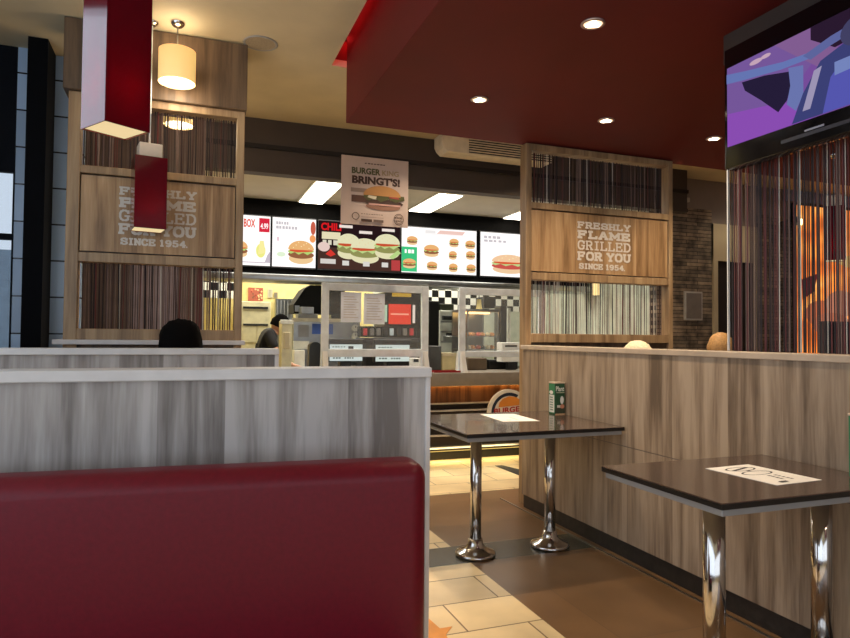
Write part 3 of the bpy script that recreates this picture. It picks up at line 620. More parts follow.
def kp(t, name, u0, u1, v0, v1, Y, D, m, bev=0):
    a = atY(u0, v1, Y); b = atY(u1, v0, Y); return MB().box((a.x, Y-D, a.z), (b.x, Y, b.z), m, bev=bev, seg=1).build(name, t)
M_YW = mat('cream_steel', (224, 216, 178), .35, .1); M_LW = mat('white_enamel', (226, 226, 214), .35)
M_DK = mat('charcoal_equipment', (34, 34, 36), .4)
# back run: worktop under the equipment
t = thing('prep_worktop', 'stainless prep worktop running through the kitchen behind the counter', 'worktop', (2.5, 8.9, 0))
MB().box((.6, 8.25, .84), (5.4, 9.2, .9), M_STEEL, bev=.004, seg=1).build('top', t)
MB().box((.65, 8.3, .0), (5.35, 9.15, .84), M_STEEL).build('cabinet_body', t)
# shelf units at left back wall
t, xa, xb, za, zb = kbox('kitchen_cabinet', 'tall cream kitchen cabinet with dark seams on the yellow wall behind the worker', 'cabinet', 240, 271, 302, 343, 9.8, .45, M_YW, z0=0)
for v in (307, 324): kp(t, 'handle', 243, 268, v, v+1.6, 9.8, .02, M_DK)
kp(t, 'door', 243, 256, 326, 342, 9.8, .012, M_YW); kp(t, 'door', 257, 269, 326, 342, 9.8, .012, M_YW)
def picture(label, u0, u1, v0, v1, Y, paint, bg):
    a_ = atY(u0, v1, Y); b_ = atY(u1, v0, Y); t = thing('wall_picture', label, 'picture', ((a_.x+b_.x)/2, Y, a_.z))
    MB().box((a_.x, Y-.012, a_.z), (b_.x, Y, b_.z), ink(bg)).build('board', t)
    a = Art((a_.x, Y-.012, a_.z), (b_.x-a_.x, 0, 0), (0, 0, b_.z-a_.z), thick=.001); paint(a); a.build('print', t); return t
def food(a):
    for k in range(26): a.ell(random.uniform(.08, .92), random.uniform(.1, .9), .06, .07, random.choice([(200, 110, 80), (150, 60, 50), (226, 190, 140), (120, 80, 60)]), n=8)
picture('small mosaic of food pictures on the yellow kitchen wall', 248, 263, 288, 301, 10.29, food, (170, 90, 70))
def lines_(a):
    for k in range(6): a.rect(.15, .15+k*.13, .8, .19+k*.13, (110, 104, 96)); a.lay -= 1
picture('narrow grey notice sheet on the yellow kitchen wall', 267.5, 272.5, 289, 297.5, 10.29, lines_, (190, 184, 160))
picture('small dark notice on the yellow kitchen wall above the quilted panel', 274, 277.5, 292.5, 298, 10.29, lines_, (130, 120, 100))
t, *_ = kbox('splashback', 'quilted stainless splashback behind the worker', 'splashback', 275.5, 293.5, 299, 322, 10.15, .14, M_STEEL, z0=0)
for k in range(5): kp(t, 'rib', 277+k*3.4, 278+k*3.4, 300, 321, 10.15, .01, M_ALU)
# pale column
t, *_ = kbox('cup_dispenser', 'tall pale cream cup dispenser column beside the worker', 'dispenser', 281, 292, 321, 372, 7.3, .22, M_YW, z0=.0)
kp(t, 'cap', 280, 293, 320, 324, 7.3, .02, M_LW, .003); kp(t, 'cup_sleeve', 283, 290, 332, 349, 7.3, .03, M_CREAM, .01)
# hood
a_ = atY(294, 313, 8.75); b_ = atY(341, 286, 8.75); dx = b_.x-a_.x
t = thing('broiler_hood', 'black domed hood over the stainless broiler', 'hood', ((a_.x+b_.x)/2, 8.8, a_.z))
hp = [(a_.x, 8.75, a_.z), (a_.x, 8.75, a_.z+.12), (a_.x+.22*dx, 8.75, b_.z-.05), (a_.x+.34*dx, 8.75, b_.z), (b_.x, 8.75, b_.z), (b_.x, 8.75, a_.z)]
MB().prism(hp, (0, .5, 0), mat('matt_black_hood', (14, 14, 15), .8)).build('body', t); MB().box((a_.x+.01, 8.73, a_.z+.02), (a_.x+.07, 8.75, a_.z+.1), M_STEEL).build('handle', t)
t, *_ = kbox('broiler', 'stainless broiler with a blue label below the black hood', 'broiler', 293, 360, 321, 340, 8.5, .6, M_STEEL, z0=.901)
kp(t, 'top_shelf', 292, 352, 319, 321.5, 8.5, .05, M_LW); kp(t, 'blue_label', 312, 333, 324, 334, 8.5, .006, mat('blue_label', (70, 104, 190), .5)); kp(t, 'hatch', 298, 309, 325, 337, 8.5, .006, M_ALU); kp(t, 'lower_drawer', 293, 309, 341, 349, 8.5, .02, M_LW)
kbox('steel_pan', 'small stainless pan on the broiler shelf under the hood', 'pan', 301, 314, 307, 313.8, 8.52, .18, M_STEEL)
kbox('steel_pan', 'wide low stainless pan below the hood handle', 'pan', 298, 318, 314, 319, 8.52, .2, M_ALU)
kbox('flour_bin', 'white food bin standing under the broiler', 'bin', 294, 305, 350, 364, 8.28, .18, M_LW, z0=.902)
# black chair back by the counter
bx = atY(315, 366, 6.75)
t = thing('waste_bin', 'black round-topped bin behind the counter left of the guard', 'bin', (bx.x, 6.8, CT))
bm_ = MB(); a_ = atY(309, 366, 6.8); b_ = atY(321.5, 342, 6.8)
n_ = 10; wv = b_.x-a_.x; pts = [(a_.x, 6.8, CT+.002), (b_.x, 6.8, CT+.002)]+[(a_.x+wv/2+wv/2*math.cos(PI*k/n_), 6.8, b_.z-.05+.05*math.sin(PI*k/n_)) for k in range(n_+1)]
bm_.prism(pts, (0, .1, 0), M_BLACK).build('body', t)
# order terminals on the counter
def terminal(label, u0, u1, v0, v1, Y, cdisp, txt, grp='order terminals on the counter'):
    a_ = atY(u0, v1, Y); b_ = atY(u1, v0, Y); t = thing('order_terminal', label, 'terminal', ((a_.x+b_.x)/2, Y+.1, CT), group=grp)
    MB().box((a_.x-.02, Y, a_.z-.01), (b_.x+.02, Y+.05, b_.z+.06), M_BLACK, bev=.006, seg=1).build('casing', t)
    MB().box(((a_.x+b_.x)/2-.06, Y+.02, CT+.001), ((a_.x+b_.x)/2+.06, Y+.14, a_.z-.01), M_DK, bev=.004, seg=1).build('stand', t)
    a = Art((a_.x, Y, a_.z), (b_.x-a_.x, 0, 0), (0, 0, b_.z-a_.z), glow=.85, thick=.001); a.rect(0, 0, 1, 1, cdisp)
    a.bars(.08, .82, .5, .88, (110, 120, 110), 5); a.bars(.1, .14, .35, .22, (90, 100, 90), 3); a.bars(.45, .14, .75, .22, (90, 100, 90), 4)
    if txt: a.rect(.56, .66, .72, .9, (60, 60, 60))
    a.build('display', t); return t
terminal('lit order terminal behind the left guard, the left of two', 329.5, 362.5, 344.5, 361, 6.78, (226, 238, 232), True)
terminal('lit order terminal behind the left guard, the right of two', 375.5, 409.5, 345, 361.5, 6.78, (226, 238, 228), False)
t, *_ = kbox('card_reader', 'small white card reader on the counter by the guard foot', 'card reader', 412, 420, 358, 366, 6.6, .1, M_WHITE, z0=CT+.001); kp(t, 'screen', 413.5, 418.5, 359, 362, 6.6, .004, M_DK)
# drink machine
DY = 8.46
t, *_ = kbox('drink_fountain', 'black drink fountain with a lit red display behind the taped sheets', 'drink machine', 384, 421, 293, 349, DY, .5, M_BLACK, z0=.901)
a_ = atY(388.5, 324, DY); b_ = atY(411, 304.5, DY)
a = Art((a_.x, DY, a_.z), (b_.x-a_.x, 0, 0), (0, 0, b_.z-a_.z), glow=1.0, thick=.0015); a.rect(0, 0, 1, 1, (236, 66, 44)); a.rect(.1, .46, .9, .54, (255, 170, 140)); a.build('display', t)
kp(t, 'light_bar', 412.5, 415, 305, 323, DY, .01, emit((250, 230, 214), .9)); kp(t, 'light_bar', 384.5, 387, 305, 322, DY, .01, emit((200, 226, 190), .8)); kp(t, 'top_sign', 392, 411, 293.5, 296.5, DY, .01, emit((214, 170, 60), .8))
t2, *_ = kbox('tap_row', 'row of drink tap buttons below the red display', 'drink dispenser', 361, 417, 327, 337, DY-.25, .2, M_BLACK)
for k in range(8): kp(t2, 'tap', 363+k*6.6, 366.8+k*6.6, 328.5, 335.5, DY-.25, .03, [mat('red_tap', (190, 50, 54), .4), mat('grey_tap', (120, 116, 110), .4), mat('grey_tap', (120, 116, 110), .4), M_DK, mat('pale_tap', (190, 206, 214), .4), M_DK, mat('grey_tap', (120, 116, 110), .4), mat('red_tap', (190, 50, 54), .4)][k], .004)
t, *_ = kbox('ice_machine', 'black ice machine cabinet under the drink taps', 'ice machine', 362, 421, 338, 372, 7.9, .33, M_DK, z0=0)
kp(t, 'door', 366, 417, 341, 368, 7.9, .01, M_BLACK, .004)
for k, v in enumerate((328, 336)):
    c0 = atY(355.5, v, 8.45); t = thing('round_gauge', ['upper', 'lower'][k]+' pale round gauge beside the broiler', 'gauge', (c0.x, 8.45, c0.z)); MB().cyl((c0.x, 8.44, c0.z), (c0.x, 8.49, c0.z), .045, M_LW).build('dial', t); MB().box((c0.x-.004, 8.436, c0.z), (c0.x+.004, 8.441, c0.z+.03), M_DK).build('needle', t)
kbox('equipment_tower', 'dark equipment tower behind the left guard above the broiler', 'equipment', 331, 345, 290, 318, 9.35, .4, mat('dark_teal_equipment', (30, 44, 46), .3), z0=0)
# checker wall
def checker_mat():
    m, nt, b = nodes_of('black_white_checker_tile'); L = nt.links.new
    t = nt.nodes.new('ShaderNodeTexCoord'); sp = nt.nodes.new('ShaderNodeSeparateXYZ'); L(t.outputs['Object'], sp.inputs[0]); cb = nt.nodes.new('ShaderNodeCombineXYZ'); L(sp.outputs[0], cb.inputs[0]); L(sp.outputs[2], cb.inputs[1]); cb.inputs[2].default_value = .05
    ck = nt.nodes.new('ShaderNodeTexChecker'); L(cb.outputs[0], ck.inputs[0]); ck.inputs[1].default_value = (*lin((232, 230, 222)), 1); ck.inputs[2].default_value = (*lin((24, 24, 24)), 1); ck.inputs[3].default_value = 1/.115
    L(ck.outputs[0], b.inputs['Base Color']); b.inputs['Roughness'].default_value = .3; return m
M_CHK = checker_mat()
xa = atY(424, 290, 10.0).x; xb = atY(560, 290, 10.0).x
struct('wall_checker', MB().box((xa, 9.95, 0), (xb, 10.0, 2.7), M_KWALL).box((xa, 9.94, 1.75), (xb, 9.95, 2.7), M_CHK))
xa = atY(150, 290, 10.0).x; xb = atY(243, 290, 10.0).x
struct('wall_checker_left', MB().box((-.35, 9.94, atY(220, 298, 9.94).z), (xb-.1, 9.99, 2.7), M_CHK))
kbox('dark_locker', 'tall black equipment column between the two guards', 'equipment', 428.5, 439, 301, 346, 9.25, .3, M_BLACK, z0=0)
t, *_ = kbox('holding_cabinet', 'pale open holding cabinet with shelves between the guards', 'cabinet', 439.5, 464, 311, 350, 9.22, .4, M_LW, z0=0)
for v in (321, 331, 341): kp(t, 'shelf', 441, 462, v, v+1.6, 9.2, .05, M_STEEL)
kp(t, 'tray', 442, 455, 316, 320, 9.2, .06, M_DK, .004); kp(t, 'tray', 446, 458, 333, 339, 9.2, .06, M_DK, .004); kp(t, 'tray', 443, 452, 336, 341, 9.2, .065, M_STEEL, .004)
kbox('storage_crate', 'dark olive crate on top of the pale holding cabinet', 'crate', 440, 454, 304, 310.6, 9.25, .25, mat('olive_crate', (56, 60, 40), .6))
t, *_ = kbox('cash_register', 'dark grey cash register at the counter between the guards', 'register', 429, 441.5, 346, 366.5, 6.75, .2, mat('dark_grey_register', (62, 62, 62), .4), z0=CT+.001); kp(t, 'screen', 430.5, 440, 347.5, 360, 6.75, .006, mat('grey_register_glass', (84, 86, 86), .2))
t, *_ = kbox('bun_box', 'yellowish food boxes stacked behind the counter gap', 'box', 442, 456, 353, 366, 6.74, .2, mat('straw_card', (190, 176, 130), .6), z0=CT+.001); kp(t, 'lid', 442, 456, 353, 356, 6.74, .01, M_CREAM)
# warming cabinet with food
WYY = 7.5
a_ = atY(467, 352, WYY); b_ = atY(500, 312, WYY)
t = thing('warming_cabinet', 'glass warming cabinet with shelves of food behind the right guard', 'cabinet', ((a_.x+b_.x)/2, WYY+.25, a_.z))
w_ = MB()
for x in (a_.x, b_.x-.02):
    for y in (WYY, WYY+.48): w_.box((x, y, 0), (x+.02, y+.02, b_.z), M_STEEL)
w_.build('frame', t); MB().box((a_.x, WYY, b_.z), (b_.x, WYY+.5, b_.z+.03), M_STEEL).build('top', t); MB().box((a_.x, WYY+.49, a_.z), (b_.x, WYY+.5, b_.z), M_STEEL).build('back', t)
zs_ = [atY(480, v, WYY).z for v in (350, 337)]
for z in zs_: MB().box((a_.x+.01, WYY+.01, z), (b_.x-.01, WYY+.48, z+.012), M_STEEL).build('shelf', t)
MB().box((a_.x+.02, WYY+.004, a_.z), (b_.x-.02, WYY+.008, b_.z), M_GLS).build('pane', t)
MB().box((a_.x+.05, WYY+.2, b_.z-.02), (b_.x-.05, WYY+.3, b_.z-.001), emit((255, 200, 120), 5)).build('heat_lamp', t)
M_F = [mat('toasted_food', (206, 140, 76), .6, vary=.2, scale=30), mat('pale_wrap', (214, 200, 160), .6, vary=.15, scale=30), mat('dark_pack', (52, 44, 34), .6), mat('red_pack', (190, 70, 50), .5)]
pk = None
names_ = ['orange-brown wrapped burger on the upper shelf of the warming cabinet', 'wrapped food portions on the lower shelf of the warming cabinet']
for sidx, z in enumerate(zs_[::-1]):
    nn = 6
    for k in range(nn):
        x = a_.x+.06+k*(b_.x-a_.x-.12)/(nn-1); m1 = M_F[(k*3+sidx) % 4 if sidx else (0, 0, 3, 0, 1, 0)[k]]
        g = MB().lathe((0, 0, 0), [(.0, 0), (.028, 0), (.034, .012), (.034, .02), (.032, .03), (.024, .042), (.01, .048), (.0, .049)], m1, n=16).build('wrapped_burger'); g.location = (x, WYY+.09+.02*(k % 2), z+.0125)
        g2 = tag(g, names_[sidx], 'burger', 'wrapped burgers '+('on the upper shelf' if sidx == 0 else 'on the lower shelf'))
# hanging heat lamp
c0 = atY(479, 314, 8.07); t = thing('heat_lamp', 'yellowish conical heat lamp hanging behind the right guard', 'lamp', (c0.x, 8.07, c0.z))
MB().lathe((c0.x, 8.07, c0.z), [(.052, 0), (.05, .03), (.032, .14), (.03, .2), (.0, .2)], mat('lit_yellow_shade', (236, 214, 140), .5)).build('shade', t)
MB().cyl((c0.x, 8.07, c0.z+.2), (c0.x, 8.07, zb_-.181), .006, M_DK, n=8).build('cord', t); MB().ball((c0.x, 8.07, c0.z+.03), .03, emit((255, 226, 150), 8)).build('bulb', t)
kbox('extractor_box', 'dark square extractor box behind the heat lamp', 'extractor', 484, 496, 297, 308, 9.0, .3, M_DK)  # extractor box, hangs free with no mount
kbox('dark_equipment_stack', 'dark narrow equipment column right of the warming cabinet', 'equipment', 500.5, 507, 306, 342, 8.03, .2, M_DK, z0=0)
kbox('pale_upright', 'pale narrow upright right of the dark equipment stack', 'upright', 508, 511, 308, 342, 8.18, .05, M_LW, z0=0)
t, *_ = kbox('receipt_printer', 'white receipt printer on the counter by the right divider', 'printer', 502, 520, 342.5, 362, 6.66, .14, M_WHITE, z0=None); kp(t, 'paper_slot', 505, 517, 345, 347, 6.66, .004, M_DK)
pz = atY(510, 362, 6.66).z
MB().box((atY(508, 362, 6.7).x, 6.7, CT+.001), (atY(516, 362, 6.7).x, 6.76, pz+.005), M_DK).build('stand', t)
kbox('brown_box', 'brown box on the counter beneath the middle rail of the right guard', 'box', 468, 487, 358, 371, 6.7, .2, mat('brown_card', (92, 76, 58), .6), z0=CT+.001)
kbox('black_box', 'low black unit on the counter beside the brown box', 'box', 488.5, 518, 359.5, 371, 6.83, .12, M_BLACK, z0=CT+.001)
# tray and red card on counter
def tray(label, u0, u1, v, c, cat='tray', nm='serving_tray'):
    a_ = atY(u0, v, CY+.08); b_ = atY(u1, v, CY+.08); t = thing(nm, label, cat, ((a_.x+b_.x)/2, CY+.1, CT))
    m = mat(nm+'_plastic', c, .4); y0_, y1_ = CY+.01, CY+.13
    MB().box((a_.x, y0_, CT+.001), (b_.x, y1_, CT+.006), m).build('base', t)
    MB().box((a_.x, y0_, CT+.006), (b_.x, y0_+.008, CT+.02), m).box((a_.x, y1_-.008, CT+.006), (b_.x, y1_, CT+.02), m).build('rim', t)
tray('dark red serving tray lying on the counter between the guards', 432, 458, 370, (150, 26, 32))
tray('bright red leaflet tray on the counter under the left guard', 388, 414, 367, (220, 60, 60), nm='leaflet_tray')
# items on wall behind right divider: wall lamp
c0 = atY(596, 290, 7.6); t = thing('pendant_lamp', 'warm small pendant seen through the strings of the right divider', 'lamp', (c0.x, 7.6, c0.z))
MB().cyl((c0.x, 7.6, c0.z-.07), (c0.x, 7.6, c0.z+.12), .06, emit((255, 222, 150), 1.6)).build('shade', t); MB().cyl((c0.x, 7.6, c0.z+.12), (c0.x, 7.6, KCZ-.001), .005, M_DK, n=8).build('cord', t)
# ================================================================== POSTER
YPOS = 6.0
A_, B_, D_ = atY(341.5, 154.5, YPOS), atY(408.5, 158.5, YPOS), atY(343.5, 223.5, YPOS)
pw, ph = B_.x-A_.x, A_.z-D_.z
t = thing('hanging_poster', 'white hanging poster with a burger and delivery slogan below the dark bulkhead', 'poster', ((A_.x+B_.x)/2, YPOS, D_.z))
MB().box((A_.x, YPOS, D_.z), (B_.x, YPOS+.004, A_.z), mat('poster_board', (205, 184, 172), .6, vary=.02)).build('board', t)
for x in (A_.x+.06, B_.x-.07): MB().box((x, YPOS+.0045, A_.z-.06), (x+.012, YPOS+.076, A_.z-.03), M_ALU).build('clip', t)
a = Art((A_.x, YPOS, D_.z), (pw, 0, 0), (0, 0, ph), thick=.001)
DKB = (74, 50, 38)
a.bars(.34, .9, .66, .915, DKB, 7); a.text('BURGER', .15, .745, .575, .84, (92, 88, 50), .045); a.text('KING', .6, .75, .85, .83, (168, 146, 108), .02); a.text("BRINGT'S!", .155, .6, .87, .72, DKB, .05)
a.rect(.14, .475, .4, .535, (150, 128, 116)); a.rect(.15, .33, .42, .43, (92, 62, 50))
a.ell(.62, .285, .26, .055, (150, 110, 92)); a.ell(.63, .34, .29, .05, (70, 48, 40)); a.rect(.4, .30, .88, .325, (206, 160, 150))
a.poly([(.32, .41), (.4, .36), (.5, .40), (.58, .35), (.7, .4), (.8, .36), (.94, .4), (.93, .46), (.34, .46)], (84, 84, 46)); a.poly([(.38, .41), (.5, .38), (.52, .43), (.4, .44)], (214, 206, 180)); a.poly([(.7, .42), (.86, .41), (.84, .45), (.72, .46)], (160, 70, 60)); a.ell(.6, .44, .28, .15, (186, 134, 78), a0=0, a1=PI)
a.ring(.21, .12, .055, .055, .2, DKB); a.bars(.29, .155, .62, .163, DKB, 9); a.rect(.29, .045, .45, .085, DKB); a.rect(.47, .045, .62, .085, (110, 90, 80)); a.rect(.29, .11, .62, .115, (140, 110, 100))
a.ring(.85, .11, .075, .085, .12, DKB); a.text('BURGER', .79, .115, .91, .145, DKB, .03); a.text('KING', .81, .07, .89, .1, DKB, .03); a.ring(.85, .11, .055, .065, .1, DKB, a0=.3, a1=PI-.3); a.ring(.85, .11, .055, .065, .1, DKB, a0=PI+.3, a1=2*PI-.3)
a.build('print', t)
# ================================================================== AIR CONDITIONER
a_ = atY(442, 152, 5.85); b_ = atY(526, 131, 5.85); zc0, zc1 = a_.z-.0, CEIL-.03
zc0 = atY(455, 152, 5.85).z; zc1 = min(zc0+.26, CEIL-.006)
t = thing('air_conditioner', 'off-white air conditioning unit with grille slats under the ceiling by the right divider', 'air conditioner', ((a_.x+b_.x)/2, 5.95, zc0))
XA, XB = a_.x, b_.x+.3
prof = [(XA+.06, 5.85, zc0), (XB, 5.85, zc0), (XB, 5.85, zc1), (XA, 5.85, zc1), (XA, 5.85, zc0+.08), (XA+.02, 5.85, zc0+.035)]
MB().prism(prof, (0, .21, 0), mat('cream_plastic', (236, 226, 204), .4)).build('casing', t)
gx0 = atY(469, 150, 5.85).x
gs_ = (zc1-zc0-.03)/6
for k in range(6): MB().box((gx0, 5.835, zc0+.02+k*gs_), (XB, 5.85, zc0+.02+k*gs_+gs_*.4), mat('cream_plastic', (236, 226, 204), .4)).build('slat', t)
MB().box((gx0, 5.844, zc0+.01), (XB, 5.8499, zc1-.01), M_BLACK).build('grille_backing', t)
# ================================================================== DOWNLIGHTS on red soffit
def light(name, kind, loc, energy, col=(1, .80, .58), **kw):
    l = bpy.data.lights.new(name, kind); l.energy = energy; l.color = col
    for k, v in kw.items(): setattr(l, k, v)
    o = bpy.data.objects.new(name, l); COL.objects.link(o); o.location = loc; return o
spots = [(593, 23, 'recessed downlight in the red ceiling, nearest to the viewer'), (479.5, 99, 'recessed downlight in the red ceiling left of the right divider'), (606, 120, 'recessed downlight in the red ceiling just above the right divider'), (714, 138, 'recessed downlight in the red ceiling beside the television')]
proto = thing('recessed_downlight', spots[0][2], 'downlight', (0, 0, SOF), group='downlights in the red ceiling')
MB().lathe((0, 0, 0), [(.058, -.001), (.06, -.006), (.048, -.010), (.044, -.004), (.044, -.002)], mat('brushed_rim', (190, 170, 160), .3, .8), n=32).build('rim', proto, local=True)
bm_ = MB().cyl((0, 0, -.006), (0, 0, -.001), .044, emit((255, 214, 170), 2.2), n=28); bm_.build('reflector', proto, local=True)
lm = MB()
for k in range(3): lm.cyl((.019*math.cos(2.1*k), .019*math.sin(2.1*k), -.010), (.019*math.cos(2.1*k), .019*math.sin(2.1*k), -.0055), .017, emit((255, 232, 200), 20), n=16)
lm.build('led_lamp', proto, local=True)
for k, (u, v, lb) in enumerate(spots):
    P_ = atZ(u, v, SOF); o = proto if k == 0 else dup(proto, (P_.x, P_.y, SOF), lb); o.location = (P_.x, P_.y, SOF)
    light('downlight_beam', 'SPOT', (P_.x, P_.y, SOF-.02), 95, spot_size=math.radians(125), spot_blend=.8, shadow_soft_size=.04)
    print('spot', P_)
for (x, y) in ((2.2, .6), (3.6, .6), (3.9, 2.3), (5.4, 2.2), (2.2, -1.2), (4.2, -1.2), (7.0, 2.5)):  # unseen downlights, added for the general ambient light
    dup(proto, (x, y, SOF), 'unseen recessed downlight added for ambient light in the red ceiling behind or right of the two tables'); light('downlight_beam', 'SPOT', (x, y, SOF-.02), 75, spot_size=math.radians(125), spot_blend=.8, shadow_soft_size=.04)
for (u, v, lb) in ((761, 173, 'recessed downlight on the far cream ceiling seen under the television'), ):
    P_ = atZ(u, v, CEIL); o = dup(proto, (P_.x, min(P_.y, 6.2), CEIL), lb); light('downlight_beam', 'SPOT', (P_.x, min(P_.y, 6.2), CEIL-.02), 25, spot_size=math.radians(120), spot_blend=.8, shadow_soft_size=.04)
for (x, y) in ((.35, 5.4), (2.0, 5.4), (3.4, 5.5), (4.6, 5.4)):
    o = dup(proto, (x, y, CEIL), 'recessed downlight on the cream ceiling before the counter'); light('downlight_beam', 'SPOT', (x, y, CEIL-.02), 72, spot_size=math.radians(120), spot_blend=.8, shadow_soft_size=.04)
for x_ in (.9, 2.6, 4.3): area_ = light('counter_base_glow', 'AREA', (x_, CY+.02, .16), 5, col=(1, .82, .42), shape='RECTANGLE', size=1.6, size_y=.05)
# red LED cove around the soffit
light('cove_glow', 'AREA', ((OX+SX)/2, 2.0, 3.5), 2.5, col=(1, .03, .03), shape='RECTANGLE', size=.06, size_y=5.0)
l_ = light('cove_glow', 'AREA', (1.8, (OY+SY)/2, 3.5), 4, col=(1, .03, .03), shape='RECTANGLE', size=1.6, size_y=.06)
MB_ = MB().box((OX+.002, -2.5, 3.45), (OX+.012, OY-.01, 3.465), emit((255, 20, 26), 5)); tag(MB_.build('led_strip'), 'red LED strip tucked in the slot beside the red ceiling', 'light strip')
# speaker in the ceiling
P_ = atZ(260.5, 43, CEIL)
t = thing('ceiling_speaker', 'round flush grey speaker in the cream ceiling', 'speaker', (P_.x, P_.y, CEIL))
MB().lathe((P_.x, P_.y, CEIL), [(.115, -.001), (.117, -.006), (.105, -.009), (.1, -.006)], M_ALU, n=40).build('rim', t); MB().cyl((P_.x, P_.y, CEIL-.006), (P_.x, P_.y, CEIL-.001), .1, mat('speaker_grille', (150, 136, 112), .6, vary=.2, scale=200), n=40).build('grille', t)
# ================================================================== PENDANTS
def drum(label, P_, zb, zt):
    t = thing('drum_pendant_lamp', label, 'pendant lamp', (P_.x, P_.y, zb), group='glowing cream drum pendants'); R_ = .112
    m, nt, b = (None, None, None)
    if 'drum_shade' not in MATS:
        m, nt, b = nodes_of('drum_shade'); b.inputs['Base Color'].default_value = (*lin((240, 214, 160)), 1); b.inputs['Emission Color'].default_value = (*lin((255, 206, 120)), 1); b.inputs['Emission Strength'].default_value = .75; MATS['drum_shade'] = m
    MB().lathe((P_.x, P_.y, 0), [(R_, zb), (R_, zt), (R_-.004, zt), (R_-.004, zb), (R_, zb)], MATS['drum_shade'], n=48).build('shade', t)
    MB().cyl((P_.x, P_.y, zb+.01), (P_.x, P_.y, zb+.016), R_-.005, emit((255, 246, 214), 5), n=40).build('diffuser', t)
    MB().cyl((P_.x, P_.y, zb+.016), (P_.x, P_.y, CEIL-.03), .004, M_STEEL, n=8).build('cord', t)
    MB().lathe((P_.x, P_.y, CEIL), [(.045, -.001), (.045, -.012), (.03, -.03), (.0, -.034)], M_CHROME, n=28).build('ceiling_rose', t)
    light('pendant_glow', 'POINT', (P_.x, P_.y, zb-.05), 7, shadow_soft_size=.1); light('pendant_glow', 'POINT', (P_.x, P_.y, zt+.03), 2.2, shadow_soft_size=.05)
P_ = atZ(178, 22, CEIL); drum('cream drum pendant glowing in front of the dark header box', P_, 2.905, 3.11)
Q_ = atZ(179, 125.5, 2.93); Q_ = Vector((Q_.x, min(Q_.y, 5.8), 0)); drum('cream drum pendant behind the left divider, seen through its strings', Q_, 2.93, 3.17)
def red_mat():
    m, nt, b = nodes_of('glossy_red_lamp_glass'); L = nt.links.new
    mp = mapped(nt, (3, 3, 3)); n = nt.nodes.new('ShaderNodeTexNoise'); L(mp.outputs[0], n.inputs[0]); rp = ramp(nt, [(.3, (92, 6, 20)), (.7, (100, 7, 23))]); L(n.outputs[0], rp.inputs[0]); L(rp.outputs[0], b.inputs['Base Color'])
    b.inputs['Roughness'].default_value = .09; b.inputs['Specular IOR Level'].default_value = .9; b.inputs['Coat Weight'].default_value = .6; b.inputs['Coat Roughness'].default_value = .05
    tl = nt.nodes.new('ShaderNodeBsdfTranslucent'); tl.inputs[0].default_value = (.7, .01, .06, 1); ms = nt.nodes.new('ShaderNodeMixShader'); ms.inputs[0].default_value = .16; L(b.outputs[0], ms.inputs[1]); L(tl.outputs[0], ms.inputs[2]); L(ms.outputs[0], nt.nodes['Material Output'].inputs[0]); return m
M_REDG = red_mat()
M_LINER = mat('frosted_white_liner', (225, 205, 180), .4)
def red_lamp(label, x, y, rz, zb=1.96, S=.15, HT=.45, first=None):
    if first is not None: return dup(first, (x, y, zb), label, rz)
    t = thing('square_pendant_lamp', label, 'pendant lamp', (x, y, zb), rz, group='square red glass pendants'); h = S/2
    s = MB()
    for (a, b) in (((-h, -h), (h, -h+.004)), ((-h, h-.004), (h, h)), ((-h, -h+.004), (-h+.004, h-.004)), ((h-.004, -h+.004), (h, h-.004))): s.box((a[0], a[1], 0), (b[0], b[1], HT), M_REDG)
    s.build('shade', t, local=True)
    MB().box((-h+.006, -h+.006, .004), (h-.006, h-.006, .010), emit((255, 226, 170), .95)).build('diffuser', t, local=True)
    k = h*.72; MB().box((-k, -k, .3), (k, k, HT+.09), M_LINER, bev=.003, seg=1).build('inner_liner', t, local=True)
    MB().cyl((.0, 0, HT+.09), (0, 0, CEIL-zb-.03), .006, M_WHITE, n=10).build('rod', t, local=True)
    MB().lathe((0, 0, CEIL-zb), [(.04, -.001), (.04, -.012), (.02, -.03), (.0, -.03)], M_CHROME, n=20).build('ceiling_rose', t, local=True)
    return t
# near lamp: bottom corners measured in the room
n_, l_, r_ = atZ(105, 121, 1.96), atZ(78, 128, 1.96), atZ(152, 134, 1.96)
print('lamp', n_, l_, r_, (r_-n_).length, (l_-n_).length)
cc = (l_+r_)/2; d_ = (r_-n_); rz = math.atan2(d_.y, d_.x)
L1 = red_lamp('large-looking square red pendant lamp nearest the viewer', cc.x, cc.y, rz)
c2 = atZ(151.5, 231, 1.96); red_lamp('small-looking square red pendant lamp hanging before the slogan of the left divider', c2.x-.02, c2.y-.02, math.atan2(c2.y, c2.x)-PI/2+.14, S=.188)
c3 = atZ(834.5, 261, 1.96)
L3 = red_lamp('square red pendant lamp seen through the right string curtain', c3.x, c3.y, rz+.1, first=L1)
for ch in L3.children:      # this one hangs from the lower red ceiling: shorter rod
    if ch.name.startswith('rod'):
        ch.data = ch.data.copy(); 
        for v in ch.data.vertices:
            if v.co.z > .8: v.co.z = SOF-1.96-.02
    if ch.name.startswith('ceiling_rose'): ch.location.z = SOF-CEIL
for c_ in (cc, c2, c3): light('lamp_bulb', 'POINT', (c_.x-(.02 if c_ is c2 else 0), c_.y-(.02 if c_ is c2 else 0), 1.96+.13), 1.6, col=(1, .75, .5), shadow_soft_size=.03)
